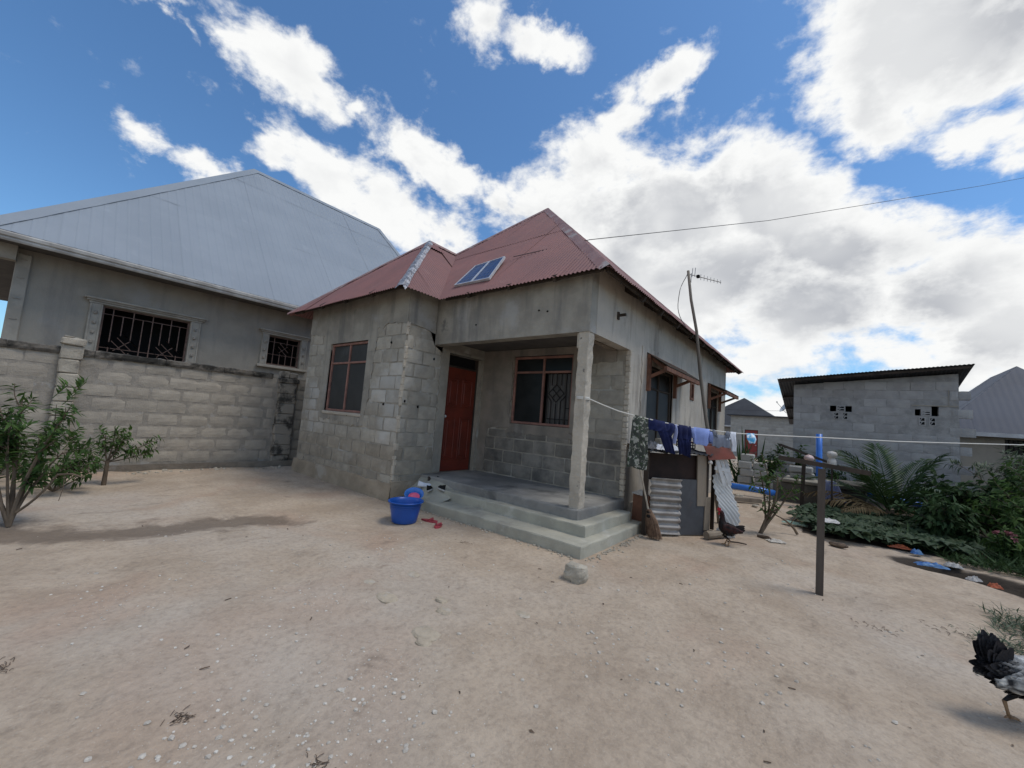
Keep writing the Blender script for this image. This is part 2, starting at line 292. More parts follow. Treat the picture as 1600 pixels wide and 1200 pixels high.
# ------------------------------------------------------------------ mesh helpers
ORG = {}
class MB:
    def __init__(s): s.v = []; s.f = []
    def q(s, *pts):
        i = len(s.v); s.v += [tuple(p) for p in pts]; s.f.append(tuple(range(i, i + len(pts)))); return s
    def box(s, x0, x1, y0, y1, z0, z1):
        i = len(s.v)
        s.v += [(x0, y0, z0), (x1, y0, z0), (x1, y1, z0), (x0, y1, z0), (x0, y0, z1), (x1, y0, z1), (x1, y1, z1), (x0, y1, z1)]
        s.f += [tuple(i + k for k in f) for f in ((0, 3, 2, 1), (4, 5, 6, 7), (0, 1, 5, 4), (1, 2, 6, 5), (2, 3, 7, 6), (3, 0, 4, 7))]; return s
    def rbox(s, x0, x1, y0, y1, z0, z1, c=.01, jit=0.0):
        """box with bevelled edges"""
        i = len(s.v); c = min(c, (x1 - x0) * .45, (y1 - y0) * .45, (z1 - z0) * .45)
        X, Y, Z = (x0, x1), (y0, y1), (z0, z1); idx = {}
        for a in (0, 1):
            for b in (0, 1):
                for d in (0, 1):
                    p = [X[a], Y[b], Z[d]]; ins = [c if a == 0 else -c, c if b == 0 else -c, c if d == 0 else -c]
                    for ax in range(3):
                        r = list(p)
                        for k in range(3):
                            if k != ax: r[k] += ins[k]
                        if jit: r = [u + rnd.uniform(-jit, jit) for u in r]
                        idx[(a, b, d, ax)] = len(s.v); s.v.append(tuple(r))
        g = lambda *k: idx[k]
        for ax in range(3):
            for sd in (0, 1):
                o = [k for k in range(3) if k != ax]; cy = []
                for u, v in ((0, 0), (1, 0), (1, 1), (0, 1)):
                    key = [0, 0, 0]; key[ax] = sd; key[o[0]] = u; key[o[1]] = v; cy.append(g(*key, ax))
                flip = (ax == 1)
                if (sd == 0) != flip: cy.reverse()
                s.f.append(tuple(cy))
        for ax in range(3):            # edges running along ax
            o = [k for k in range(3) if k != ax]
            for u in (0, 1):
                for v in (0, 1):
                    k0 = [0, 0, 0]; k1 = [0, 0, 0]; k0[o[0]] = k1[o[0]] = u; k0[o[1]] = k1[o[1]] = v; k1[ax] = 1
                    s.f.append((g(*k0, o[0]), g(*k1, o[0]), g(*k1, o[1]), g(*k0, o[1])))
        for a in (0, 1):
            for b in (0, 1):
                for d in (0, 1): s.f.append((g(a, b, d, 0), g(a, b, d, 1), g(a, b, d, 2)))
        return s
    def beam(s, a, b, w, h=None, up=(0, 0, 1)):
        """square bar from a to b"""
        a = Vector(a); b = Vector(b); h = h or w; d = (b - a).normalized(); u = Vector(up)
        if abs(d.dot(u)) > .97: u = Vector((1, 0, 0))
        x = d.cross(u).normalized(); y = x.cross(d)
        i = len(s.v)
        for p in (a, b):
            for sx, sy in ((-1, -1), (1, -1), (1, 1), (-1, 1)): s.v.append(tuple(p + x * sx * w / 2 + y * sy * h / 2))
        s.f += [tuple(i + k for k in f) for f in ((3, 2, 1, 0), (4, 5, 6, 7), (0, 1, 5, 4), (1, 2, 6, 5), (2, 3, 7, 6), (3, 0, 4, 7))]; return s
    def tube(s, pts, r, n=8, cap=True):
        pts = [Vector(p) for p in pts]; m = len(pts); rr = r if isinstance(r, (list, tuple)) else [r] * m
        ref = Vector((0, 0, 1)); i0 = len(s.v)
        for k, p in enumerate(pts):
            d = (pts[min(k + 1, m - 1)] - pts[max(k - 1, 0)]).normalized()
            if abs(d.dot(ref)) > .95: ref = Vector((1, .2, 0)).normalized()
            x = d.cross(ref).normalized(); y = d.cross(x)
            for j in range(n):
                a = 2 * PI * j / n; s.v.append(tuple(p + x * math.cos(a) * rr[k] + y * math.sin(a) * rr[k]))
        for k in range(m - 1):
            for j in range(n):
                j2 = (j + 1) % n; s.f.append((i0 + k * n + j, i0 + k * n + j2, i0 + (k + 1) * n + j2, i0 + (k + 1) * n + j))
        if cap:
            s.f.append(tuple(i0 + j for j in reversed(range(n)))); s.f.append(tuple(i0 + (m - 1) * n + j for j in range(n)))
        return s
    def lathe(s, prof, n=24, o=(0, 0, 0)):
        i0 = len(s.v)
        for r, z in prof:
            for j in range(n):
                a = 2 * PI * j / n; s.v.append((o[0] + r * math.cos(a), o[1] + r * math.sin(a), o[2] + z))
        for k in range(len(prof) - 1):
            for j in range(n):
                j2 = (j + 1) % n; s.f.append((i0 + k * n + j, i0 + k * n + j2, i0 + (k + 1) * n + j2, i0 + (k + 1) * n + j))
        return s
    def grid(s, fn, nu, nv, close_u=False):
        i0 = len(s.v)
        for b in range(nv + 1):
            for a in range(nu + (0 if close_u else 1)): s.v.append(tuple(fn(a / nu, b / nv)))
        w_ = nu + (0 if close_u else 1)
        for b in range(nv):
            for a in range(nu):
                a2 = (a + 1) % w_; s.f.append((i0 + b * w_ + a, i0 + b * w_ + a2, i0 + (b + 1) * w_ + a2, i0 + (b + 1) * w_ + a))
        return s
    def prism(s, poly, vec):
        vec = Vector(vec); i = len(s.v); n = len(poly)
        s.v += [tuple(p) for p in poly] + [tuple(Vector(p) + vec) for p in poly]
        s.f.append(tuple(reversed(range(i, i + n)))); s.f.append(tuple(range(i + n, i + 2 * n)))
        for k in range(n): k2 = (k + 1) % n; s.f.append((i + k, i + k2, i + n + k2, i + n + k))
        return s
    def rock(s, c, r, squash=.7, seg=6, seed=0):
        i0 = len(s.v); rr = random.Random(seed); rows = 4
        for k in range(rows + 1):
            ph = -PI / 2 + PI * k / rows
            for j in range(seg):
                a = 2 * PI * (j + .5 * (k % 2)) / seg; q = rr.uniform(.72, 1.12)
                s.v.append((c[0] + r * q * math.cos(ph) * math.cos(a), c[1] + r * q * math.cos(ph) * math.sin(a), c[2] + r * q * squash * math.sin(ph)))
        for k in range(rows):
            for j in range(seg):
                j2 = (j + 1) % seg; s.f.append((i0 + k * seg + j, i0 + k * seg + j2, i0 + (k + 1) * seg + j2, i0 + (k + 1) * seg + j))
        return s
    def leaf(s, base, d, L, wd, nrm=None, droop=.25, fold=.25):
        """pointed leaf: two halves folded on the midrib, bent down towards the tip"""
        d = Vector(d).normalized(); n_ = Vector(nrm) if nrm else Vector((rnd.gauss(0, .4), rnd.gauss(0, .4), 1))
        x = d.cross(n_)
        if x.length < 1e-4: x = d.cross(Vector((1, 0, .1)))
        x.normalize(); n_ = x.cross(d); b = Vector(base); i = len(s.v)
        m1 = b + d * L * .42 - n_ * droop * L * .10; t = b + d * L - n_ * droop * L * .55
        e = n_ * fold * wd * .5
        s.v += [tuple(b), tuple(m1 - x * wd * .5 + e), tuple(m1), tuple(m1 + x * wd * .5 + e), tuple(t)]
        s.f += [(i, i + 2, i + 1), (i, i + 3, i + 2), (i + 1, i + 2, i + 4), (i + 2, i + 3, i + 4)]; return s
    def build(s, name, m, parent=None, loc=None, smooth=False, **props):
        org = Vector(loc) if loc is not None else (ORG[parent.name] if parent else Vector((0, 0, 0)))
        me = bpy.data.meshes.new(name); me.from_pydata([(v[0] - org[0], v[1] - org[1], v[2] - org[2]) for v in s.v], [], s.f)
        if smooth: me.polygons.foreach_set('use_smooth', [True] * len(me.polygons))
        me.materials.append(M[m] if isinstance(m, str) else m); me.update()
        return link(name, me, org, parent, **props)
def link(name, me, org, parent=None, **props):
    o = bpy.data.objects.new(name, me); COL.objects.link(o)
    if parent: o.parent = parent; o.location = Vector(org) - ORG[parent.name]
    else: o.location = org
    ORG[o.name] = Vector(org)
    for k, v in props.items(): o[k] = v
    return o
def thing(name, label, cat, loc=(0, 0, 0), group=None):
    o = bpy.data.objects.new(name, None); COL.objects.link(o); o.location = loc; o.empty_display_size = .2
    ORG[o.name] = Vector(loc); o['label'] = label; o['category'] = cat
    if group: o['group'] = group
    return o
def tag(o, label, cat, group=None):
    o['label'] = label; o['category'] = cat
    if group: o['group'] = group
    return o
def fuzz(x, y, z=0, s=1.0): return noise.noise(Vector((x * s, y * s, z * s)))
# ------------------------------------------------------------------ corrugated roofing
def clip(poly, axis, lim, keep_less):
    out = []
    for k in range(len(poly)):
        a, b = poly[k], poly[(k + 1) % len(poly)]
        ina = (a[axis] <= lim) == keep_less or a[axis] == lim; inb = (b[axis] <= lim) == keep_less or b[axis] == lim
        if ina: out.append(a)
        if ina != inb:
            t = (lim - a[axis]) / (b[axis] - a[axis]); out.append((a[0] + (b[0] - a[0]) * t, a[1] + (b[1] - a[1]) * t))
    return out
def roof_plane(parent, name, pts, mat_, eave, lam=.066, amp=.009, sheet=.76, row=2.4, trap=False, lap=.008, wob=.004, spu=6):
    """covers a convex flat polygon with corrugated sheets, eave = (a, b) are its lower corners"""
    pts = [Vector(p) for p in pts]; o = Vector(eave[0]); u = (Vector(eave[1]) - o).normalized()
    n_ = None
    for k in range(1, len(pts) - 1):
        c = (pts[k] - pts[0]).cross(pts[k + 1] - pts[0])
        if c.length > 1e-3: n_ = c.normalized(); break
    if n_.z < 0: n_ = -n_
    v = n_.cross(u)
    if v.z < 0: v = -v
    P2 = [((p - o).dot(u), (p - o).dot(v)) for p in pts]
    u0, u1 = min(p[0] for p in P2), max(p[0] for p in P2); v0, v1 = min(p[1] for p in P2), max(p[1] for p in P2)
    nc = max(1, round((u1 - u0) / sheet)); nr = max(1, math.ceil((v1 - v0) / row - .15)); out = []
    for i in range(nc):
        ua, ub = u0 + (u1 - u0) * i / nc, u0 + (u1 - u0) * (i + 1) / nc
        for j in range(nr):
            va, vb = v0 + row * j, (v0 + row * (j + 1) if j < nr - 1 else v1 + .01)
            pg = clip(clip(clip(clip(P2, 0, ua - .03, False), 0, ub + .03, True), 1, va - .05, False), 1, vb, True)
            if len(pg) < 3: continue
            a, b = min(p[0] for p in pg), max(p[0] for p in pg)
            if b - a < .02: continue
            mb = MB(); step = lam / spu; k0 = math.floor(a / step); k1 = math.ceil(b / step); prev = None
            ja = rnd.uniform(-wob, wob); jb = rnd.uniform(-wob, wob)
            for k in range(k0, k1 + 1):
                uu = min(max(k * step, a + 1e-5), b - 1e-5); lo, hi = None, None
                for e in range(len(pg)):
                    p, q = pg[e], pg[(e + 1) % len(pg)]
                    if (p[0] - uu) * (q[0] - uu) <= 0 and p[0] != q[0]:
                        y = p[1] + (q[1] - p[1]) * (uu - p[0]) / (q[0] - p[0])
                        lo = y if lo is None else min(lo, y); hi = y if hi is None else max(hi, y)
                if lo is None: prev = None; continue
                ph = uu / lam
                if trap:
                    fr = ph % 1.0; hgt = amp if fr < .16 else (-amp * .0 if fr > .24 else amp * (1 - (fr - .16) / .08)); 
                else: hgt = amp * math.cos(2 * PI * ph)
                hgt += .003 * (i % 2)
                row_i = []
                for y in (lo, (lo + hi) / 2, hi):
                    t = (y - va) / max(.1, vb - va); z = hgt + lap * (1 - t) + (ja + (jb - ja) * t) + (.006 * fuzz(uu * 1.5, y * 1.5, i) if y == lo else 0)
                    mb.v.append(tuple(o + u * uu + v * y + n_ * z)); row_i.append(len(mb.v) - 1)
                if prev:
                    for c in range(2): mb.f.append((prev[c], row_i[c], row_i[c + 1], prev[c + 1]))
                prev = row_i
            if mb.f: out.append(mb.build(name, mat_, parent, smooth=not trap))
    return out
def cap_strip(parent, name, a, b, n1, n2, m, wd=.11, lift=.022, segs=14):
    """folded ridge or hip capping between two slopes"""
    a = Vector(a); b = Vector(b); d = (b - a).normalized(); mb = MB(); n1 = Vector(n1).normalized(); n2 = Vector(n2).normalized()
    s1 = n1.cross(d).normalized(); s2 = n2.cross(d).normalized()
    if s1.z > 0: s1 = -s1
    if s2.z > 0: s2 = -s2
    for k in range(segs + 1):
        p = a + (b - a) * k / segs; j = .006 * math.sin(k * 2.3)
        mb.v += [tuple(p + s1 * wd + n1 * (lift * .7 + j)), tuple(p + (n1 + n2).normalized() * lift * 1.6), tuple(p + s2 * wd + n2 * (lift * .7 - j))]
    for k in range(segs):
        for c in (0, 1): mb.f.append((k * 3 + c, k * 3 + c + 1, k * 3 + c + 4, k * 3 + c + 3))
    o = mb.build(name, m, parent)
    md = o.modifiers.new('thick', 'SOLIDIFY'); md.thickness = .003
    return o

# ------------------------------------------------------------------ block work
def block_mesh(seed, L=.44, H=.215, D=.05):
    r = random.Random(seed); mb = MB(); nx, nz = 4, 3; c = .006
    for k in range(nz + 1):
        for i in range(nx + 1):
            x = -L / 2 + L * i / nx; z = -H / 2 + H * k / nz
            edge = i in (0, nx) or k in (0, nz)
            x += r.uniform(-.004, .004); z += r.uniform(-.003, .003)
            y = -D + (c + r.uniform(-.002, .004) if edge else r.uniform(-.002, .002))
            if i in (0, nx) and k in (0, nz): y += r.uniform(0, .008); x *= .99; z *= .98
            mb.v.append((x, y, z))
    W_ = nx + 1
    for k in range(nz):
        for i in range(nx): mb.f.append((k * W_ + i, k * W_ + i + 1, (k + 1) * W_ + i + 1, (k + 1) * W_ + i))
    ring = [i for i in range(W_)] + [k * W_ + nx for k in range(1, nz + 1)] + [nz * W_ + i for i in range(nx - 1, -1, -1)] + [k * W_ for k in range(nz - 1, 0, -1)]
    b0 = len(mb.v)
    for i in ring: x, y, z = mb.v[i]; mb.v.append((x * 1.0, 0.0, z * 1.0))
    for k in range(len(ring)):
        k2 = (k + 1) % len(ring); mb.f.append((ring[k2], ring[k], b0 + k, b0 + k2))
    me = bpy.data.meshes.new('block'); me.from_pydata(mb.v, [], mb.f); me.update(); return me
BM = {}
def block_set(m):
    if m not in BM:
        BM[m] = []
        for k in range(7):
            me = block_mesh(100 + k); me.materials.append(M[m]); BM[m].append(me)
    return BM[m]
FACE = {'-y': 0.0, '+x': PI / 2, '+y': PI, '-x': -PI / 2}
def block_at(parent, m, c, L, H, face, name='block', proud=0.0, tilt=.006):
    me = rnd.choice(block_set(m)); d = {'-y': (0, -1, 0), '+x': (1, 0, 0), '+y': (0, 1, 0), '-x': (-1, 0, 0)}[face]
    c = Vector(c) + Vector(d) * (proud + rnd.uniform(-.004, .004))
    o = link(name, me, c, parent)
    o.rotation_euler = (rnd.uniform(-tilt, tilt), rnd.uniform(-tilt, tilt), FACE[face]); o.scale = (L / .44, 1, H / .215)
    return o
def block_field(parent, m, face, fixed, a0, a1, z0, z1, skip=lambda a, b, c, d: False, pitch=.235, length=.46, joint=.02, proud=-.03, start=0.0, jit=.012):
    """running bond of single blocks on one wall face; skip(a0,a1,z0,z1) leaves some out"""
    k = 0; z = z0
    while z < z1 - .05:
        zt = min(z + pitch, z1); off = (.5 * length if k % 2 else 0) + start + rnd.uniform(-.05, .05); a = a0 - off
        while a < a1 - .02:
            p, q = max(a, a0), min(a + length, a1)
            if q - p > .07 and not skip(p, q, z, zt):
                mm = 'block_tan' if m == 'block' and (z + zt) / 2 < .88 + rnd.uniform(-.12, .08) else m
                j = joint + rnd.uniform(-.004, .008); mid = (p + q) / 2; zz = (z + zt) / 2 + rnd.uniform(-.004, .004)
                c = (mid, fixed, zz) if face in ('-y', '+y') else (fixed, mid, zz)
                block_at(parent, mm, c, q - p - j, zt - z - j * .9, face, proud=proud)
            a += length + rnd.uniform(-jit, jit)
        z += pitch; k += 1
def wall_cells(mb, face, fixed, back, a0, a1, z0, z1, holes=()):
    """solid wall slab between fixed (outer plane) and back with rectangular holes (a0,a1,z0,z1)"""
    A = sorted({a0, a1, *[h[0] for h in holes], *[h[1] for h in holes]}); Z = sorted({z0, z1, *[h[2] for h in holes], *[h[3] for h in holes]})
    lo, hi = min(fixed, back), max(fixed, back)
    for i in range(len(A) - 1):
        col = []
        for k in range(len(Z) - 1):
            am, zm = (A[i] + A[i + 1]) / 2, (Z[k] + Z[k + 1]) / 2
            solid = not any(h[0] < am < h[1] and h[2] < zm < h[3] for h in holes)
            if solid:
                if col and col[-1][1] == Z[k]: col[-1][1] = Z[k + 1]
                else: col.append([Z[k], Z[k + 1]])
        for za, zb in col:
            if face in ('-y', '+y'): mb.box(A[i], A[i + 1], lo, hi, za, zb)
            else: mb.box(lo, hi, A[i], A[i + 1], za, zb)
    return mb
def patch(parent, name, m, face, fixed, outline, thick=.014, rough_=.03, holes=None, seed=0, step=.06):
    """uneven coat of plaster: a torn-edged sheet standing proud of the block work"""
    rr = random.Random(seed); mb = MB(); P = []
    for k in range(len(outline)):
        a, b = outline[k], outline[(k + 1) % len(outline)]; torn = len(a) > 2 and a[2]
        L = math.hypot(b[0] - a[0], b[1] - a[1]); n_ = max(1, int(L / step)) if torn else 1
        for i in range(n_):
            t = i / n_; j = rough_ if (torn and i) else 0
            P.append((a[0] + (b[0] - a[0]) * t + rr.gauss(0, j), a[1] + (b[1] - a[1]) * t + rr.gauss(0, j)))
    s = {'-y': -1, '+x': 1}[face]
    top = []; bot = []
    for a, z in P:
        if face == '-y': top.append((a, fixed - thick, z)); bot.append((a, fixed + .035, z))
        else: top.append((fixed + thick, a, z)); bot.append((fixed - .035, a, z))
    mb.q(*top)
    for k in range(len(P)): k2 = (k + 1) % len(P); mb.q(top[k], bot[k], bot[k2], top[k2])
    o = mb.build(name, m, parent)
    return o
# ------------------------------------------------------------------ ground
DITCH = [(0.98, 7.54), (1.12, 7.50), (1.30, 7.46), (1.58, 7.30), (1.80, 7.05), (2.3, 6.6)]
def seg_d(x, y, pl):
    best = 9
    for (ax, ay), (bx, by) in zip(pl, pl[1:]):
        dx, dy = bx - ax, by - ay; t = max(0, min(1, ((x - ax) * dx + (y - ay) * dy) / (dx * dx + dy * dy)))
        best = min(best, math.hypot(x - ax - t * dx, y - ay - t * dy))
    return best
def gz(x, y):
    z = .030 * fuzz(x, y, 0, .55) + .020 * fuzz(x, y, 5, 1.9) + .012 * fuzz(x, y, 9, 4.7) + .004 * fuzz(x, y, 2, 13)
    near_house = max(0, 1 - seg_d(x, y, [(-9.1, 3.9), (-5.4, 3.9), (-2.1, 4.0), (-2.1, 6)]) / .8)
    z = z * (1 - .7 * near_house) - .010
    if x > .2 and 6 < y < 8.5:
        d = seg_d(x, y, DITCH)
        if d < .30: z -= .24 * (1 - d / .30) ** .8 * (1 + .5 * fuzz(x, y, 3, 6))
        elif d < .5: z += .02 * (1 - abs(d - .40) / .10)
    d = seg_d(x, y, [(-6.6, -.3), (-5.8, .45), (-5.62, 1.15), (-5.35, 2.15)])
    if d < .45: z -= .028 * (1 - d / .45)
    return z
def ground_material():
    m = bpy.data.materials.new('sandy ground'); m.use_nodes = True; t = NT(m.node_tree)
    out = t.n('ShaderNodeOutputMaterial'); p = t.n('ShaderNodeBsdfPrincipled')
    pos = t.n('ShaderNodeNewGeometry').outputs['Position']
    big = t.noise(pos, .33, 5, .55); mid = t.noise(pos, 1.5, 6, .62); fine = t.noise(pos, 24, 6, .7)
    c = t.mix(t.ramp(mid, .32, .68), (.455, .368, .28), (.36, .282, .208))
    c = t.mix(t.math('MULTIPLY', t.ramp(big, .47, .66), .65), c, (.46, .40, .335))
    c = t.mix(t.math('MULTIPLY', t.ramp(t.noise(pos, .62, 4, .5, .6), .52, .72), .65), c, (.385, .265, .19))
    c = t.mix(t.math('MULTIPLY', t.ramp(t.noise(pos, 2.6, 6, .65, .5), .63, .74), .65), c, (.25, .19, .145))
    c = t.mix(t.math('MULTIPLY', t.ramp(fine, .42, .72), .40), c, (.22, .175, .135))
    c = t.mix(t.math('MULTIPLY', t.ramp(t.noise(pos, 60, 5, .7), .55, .72), .35), c, (.54, .48, .40))
    c = t.mix(t.math('MULTIPLY', t.ramp(t.noise(pos, 9, 6, .7, .4), .60, .74), .45), c, (.22, .17, .125))
    v = t.n('ShaderNodeTexVoronoi'); t.l(pos, v.inputs['Vector']); v.inputs['Scale'].default_value = 34; v.inputs['Randomness'].default_value = 1
    grit = t.math('MULTIPLY', t.ramp(v.outputs['Distance'], .13, .05), t.ramp(t.noise(pos, 1.1, 4), .44, .64))
    c = t.mix(t.math('MULTIPLY', grit, .45), c, (.60, .56, .49))
    v2 = t.n('ShaderNodeTexVoronoi'); t.l(pos, v2.inputs['Vector']); v2.inputs['Scale'].default_value = 13; v2.inputs['Randomness'].default_value = 1
    bits = t.math('MULTIPLY', t.ramp(v2.outputs['Distance'], .10, .04), t.ramp(t.noise(pos, .8, 4), .5, .64))
    c = t.mix(t.math('MULTIPLY', bits, .75), c, (.13, .095, .07))
    # damp strip left of the yard, darker brown along the ditch and over the planted ground
    a = t.n('ShaderNodeVertexColor', layer_name='damp')
    s = t.n('ShaderNodeSeparateColor'); t.l(a.outputs['Color'], s.inputs[0])
    dn = t.math('ADD', s.outputs[0], t.math('MULTIPLY', t.math('SUBTRACT', t.noise(pos, 2.2, 6, .65, .4), .5), 2.6))
    c = t.mix(t.math('MULTIPLY', t.ramp(dn, .22, .85), .78), c, (.14, .108, .082))
    dn = t.math('ADD', s.outputs[1], t.math('MULTIPLY', t.math('SUBTRACT', mid, .5), .5))
    c = t.mix(t.ramp(dn, .18, .42), c, (.05, .04, .031))
    t.l(c, p.inputs['Base Color']); p.inputs['Roughness'].default_value = .95; p.inputs['Specular IOR Level'].default_value = .15
    h = t.math('ADD', t.math('MULTIPLY', fine, .5), t.math('MULTIPLY', t.noise(pos, 5, 5, .6), 2.4)); h = t.math('ADD', h, t.math('MULTIPLY', grit, .35))
    dwarp = t.n('ShaderNodeTexNoise'); t.l(pos, dwarp.inputs['Vector']); dwarp.inputs['Scale'].default_value = 5
    vd = t.n('ShaderNodeTexVoronoi'); t.l(t.vmath('ADD', pos, t.vmath('SCALE', dwarp.outputs['Color'], .12)), vd.inputs['Vector']); vd.inputs['Scale'].default_value = 3.2; vd.inputs['Randomness'].default_value = 1
    dent = t.math('MULTIPLY', t.ramp(vd.outputs['Distance'], .36, .12), t.ramp(t.noise(pos, .9, 3), .42, .6))
    h = t.math('SUBTRACT', h, t.math('MULTIPLY', dent, .75))
    bn = t.n('ShaderNodeBump'); bn.inputs['Strength'].default_value = .6; bn.inputs['Distance'].default_value = .03
    t.l(h, bn.inputs['Height']); t.l(bn.outputs[0], p.inputs['Normal']); t.l(p.outputs[0], out.inputs['Surface']); return m
M['ground'] = ground_material()
def build_ground():
    def axis(lo, hi, step, far):
        a = []; x = lo
        while x < hi: a.append(x); x += step
        a.append(hi); l = []; d = step
        x = lo
        while x > -far: d *= 1.5; x -= d; l.append(x)
        r = []; d = step; x = hi
        while x < far: d *= 1.5; x += d; r.append(x)
        return list(reversed(l)) + a + r
    xs = axis(-10.5, 4.0, .06, 500); ys = axis(-1.5, 10.0, .06, 500); mb = MB(); dv = []
    for y in ys:
        for x in xs:
            inside = -11 < x < 4.5 and -2 < y < 10.5
            mb.v.append((x, y, gz(x, y) if inside else -.01))
            d1 = max(0, 1 - seg_d(x, y, [(-6.9, -.6), (-5.85, .45), (-5.66, 1.1), (-5.36, 2.15)]) / .55) if inside else 0
            d2 = max(0, 1 - seg_d(x, y, DITCH) / .52) if inside and x > .1 else 0
            if x > -.4 and y > 8.3: d2 = max(d2, .55)
            dv += [d1, d2, 0, 1]
    n_ = len(xs)
    for j in range(len(ys) - 1):
        for i in range(n_ - 1): mb.f.append((j * n_ + i, j * n_ + i + 1, (j + 1) * n_ + i + 1, (j + 1) * n_ + i))
    o = mb.build('ground', 'ground', smooth=True); o['kind'] = 'structure'
    ca = o.data.color_attributes.new('damp', 'FLOAT_COLOR', 'POINT'); ca.data.foreach_set('color', dv)
build_ground()

# ------------------------------------------------------------------ the house
house = thing('house', 'unfinished grey concrete block bungalow with faded red corrugated roof and corner porch', 'house', (-5.6, 4.5, 0))
ZT = 3.62
BX0, BX1, BY, PY, HX, HB = -9.1, -5.55, 3.95, 5.9, -2.47, 13.1
DOOR = (4.92, 5.80, .39, 2.60); BW = (-8.1, -6.70, 1.345, 2.72); PW = (-4.78, -3.46, 1.385, 2.66)
SW1 = (6.68, 8.08, 1.10, 2.58); SL = (9.33, 9.62, 2.20, 2.60); SW2 = (11.0, 12.15, 1.30, 2.60)
w_ = wall_cells(MB(), '-y', BY, BY + .18, BX0, BX1, -.1, ZT, [BW]); w_.build('front_wall', 'mortar', house)
w_ = wall_cells(MB(), '+x', BX1, BX1 - .18, BY + .18, PY, -.1, ZT, [DOOR]); w_.build('bay_side_wall', 'mortar', house)
w_ = wall_cells(MB(), '-y', PY, PY + .18, BX1 - .18, HX, -.1, 2.80, [PW]); w_.build('porch_wall', 'mortar', house)
w_ = wall_cells(MB(), '+x', HX, HX - .18, PY + .18, HB, -.1, ZT + .02, [SW1, SL, SW2]); w_.build('side_wall', 'plaster_sunlit', house)
w_ = MB(); w_.box(BX0, BX0 + .18, BY + .18, HB, -.1, ZT); w_.box(BX0 + .18, HX - .18, HB - .18, HB, -.1, ZT); w_.build('rear_wall', 'mortar', house)
# beams above the porch
b = MB(); b.box(BX1, HX, 4.55, 4.74, 2.68, 3.56); b.build('porch_beam', 'plaster', house)
b = MB(); b.box(HX - .18, HX + .002, 4.742, PY + .178, 2.682, ZT + .01); b.build('porch_beam', 'plaster_sunlit', house)
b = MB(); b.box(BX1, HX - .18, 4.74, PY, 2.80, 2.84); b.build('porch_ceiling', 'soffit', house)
b = MB(); b.beam((HX - .26, 4.74, 2.70), (HX - .26, PY, 2.70), .10, .045); b.build('shutter_board', 'board', house)
# foundation band below the bay
def band(x):
    return .27 + .03 * fuzz(x, 0, 1, 2)
b = MB()
b.grid(lambda u, v: (BX0 - .03 + (BX1 - BX0 + .07) * u, BY - .045 - .03 * (1 - v) - .012 * fuzz(u * 20, v * 3), -.08 + (band(u * 4) + .08) * v), 60, 4)
b.grid(lambda u, v: (BX0 - .03 + (BX1 - BX0 + .07) * u, BY - .045 - .012 * fuzz(u * 20, 3) + .06 * v, band(u * 4) + .012 * v), 60, 1)
b.grid(lambda u, v: (BX1 + .04 + .02 * (1 - v) + .01 * fuzz(u * 9, v * 3), BY - .05 + 1.0 * u, -.08 + (.30 + .08) * v), 14, 3)
b.grid(lambda u, v: (BX1 + .045 - .05 * v, BY - .05 + 1.0 * u, .30 + .012 * v), 14, 1)
b.build('foundation', mat('foundation render', (.345, .30, .245), (.26, .225, .18), 3, bump=.7, bscale=25, spots=((.42, .38, .32), 2.5, .56, .7, .7)), house, smooth=True)
# plaster coats on the bay front: top band and a ring round the window
ring_r = -6.42
patch(house, 'plaster_coat', 'plaster', '-y', BY, [(BX0, 2.98, 1), (-8.42, 2.92, 1), (-8.36, 2.60, 1), (BW[0] - .002, 2.60), (BW[0] - .002, BW[3]), (BW[1], BW[3]), (BW[1], 2.5), (ring_r - .02, 2.5, 1), (ring_r, 2.92, 1), (-5.9, 2.98, 1), (BX1, 2.92), (BX1, ZT), (BX0, ZT)], .018, .018, seed=3)
patch(house, 'plaster_coat', 'plaster', '-y', BY, [(BW[1], 2.498), (BW[1], BW[2]), (BW[0], BW[2]), (BW[0], 2.598), (-8.36, 2.598, 1), (-8.40, 1.9, 1), (-8.30, 1.20, 1), (-7.4, 1.16, 1), (-6.62, 1.12, 1), (-6.50, 1.7, 1), (ring_r - .02, 2.498)], .017, .018, seed=5)
def skip_front(a, c, z0, z1):
    m_, z = (a + c) / 2, (z0 + z1) / 2
    return z > 2.98 or (-8.36 < m_ < -6.50 and z > 1.22) or z1 < .2
block_field(house, 'block', '-y', BY, BX0 + .01, BX1 - .005, .16, 3.1, skip_front, joint=.026, proud=-.034, start=.1)
# bay side: block work below, plaster above and down the door jamb
patch(house, 'plaster_coat', 'plaster', '+x', BX1, [(BY, 2.94), (4.3, 2.92, 1), (4.72, 2.80, 1), (4.74, .42, 0), (DOOR[0], .42), (DOOR[0], DOOR[3]), (DOOR[1], DOOR[3]), (DOOR[1], 2.66), (4.9, 2.66), (4.54, 2.665), (4.54, ZT), (BY, ZT)], .018, .012, seed=8)
block_field(house, 'block', '+x', BX1, BY + .005, 4.73, .16, 2.98, lambda a, c, z0, z1: z1 < .25 or (z0 + z1) / 2 > 2.86, joint=.026, proud=-.034, start=.3)
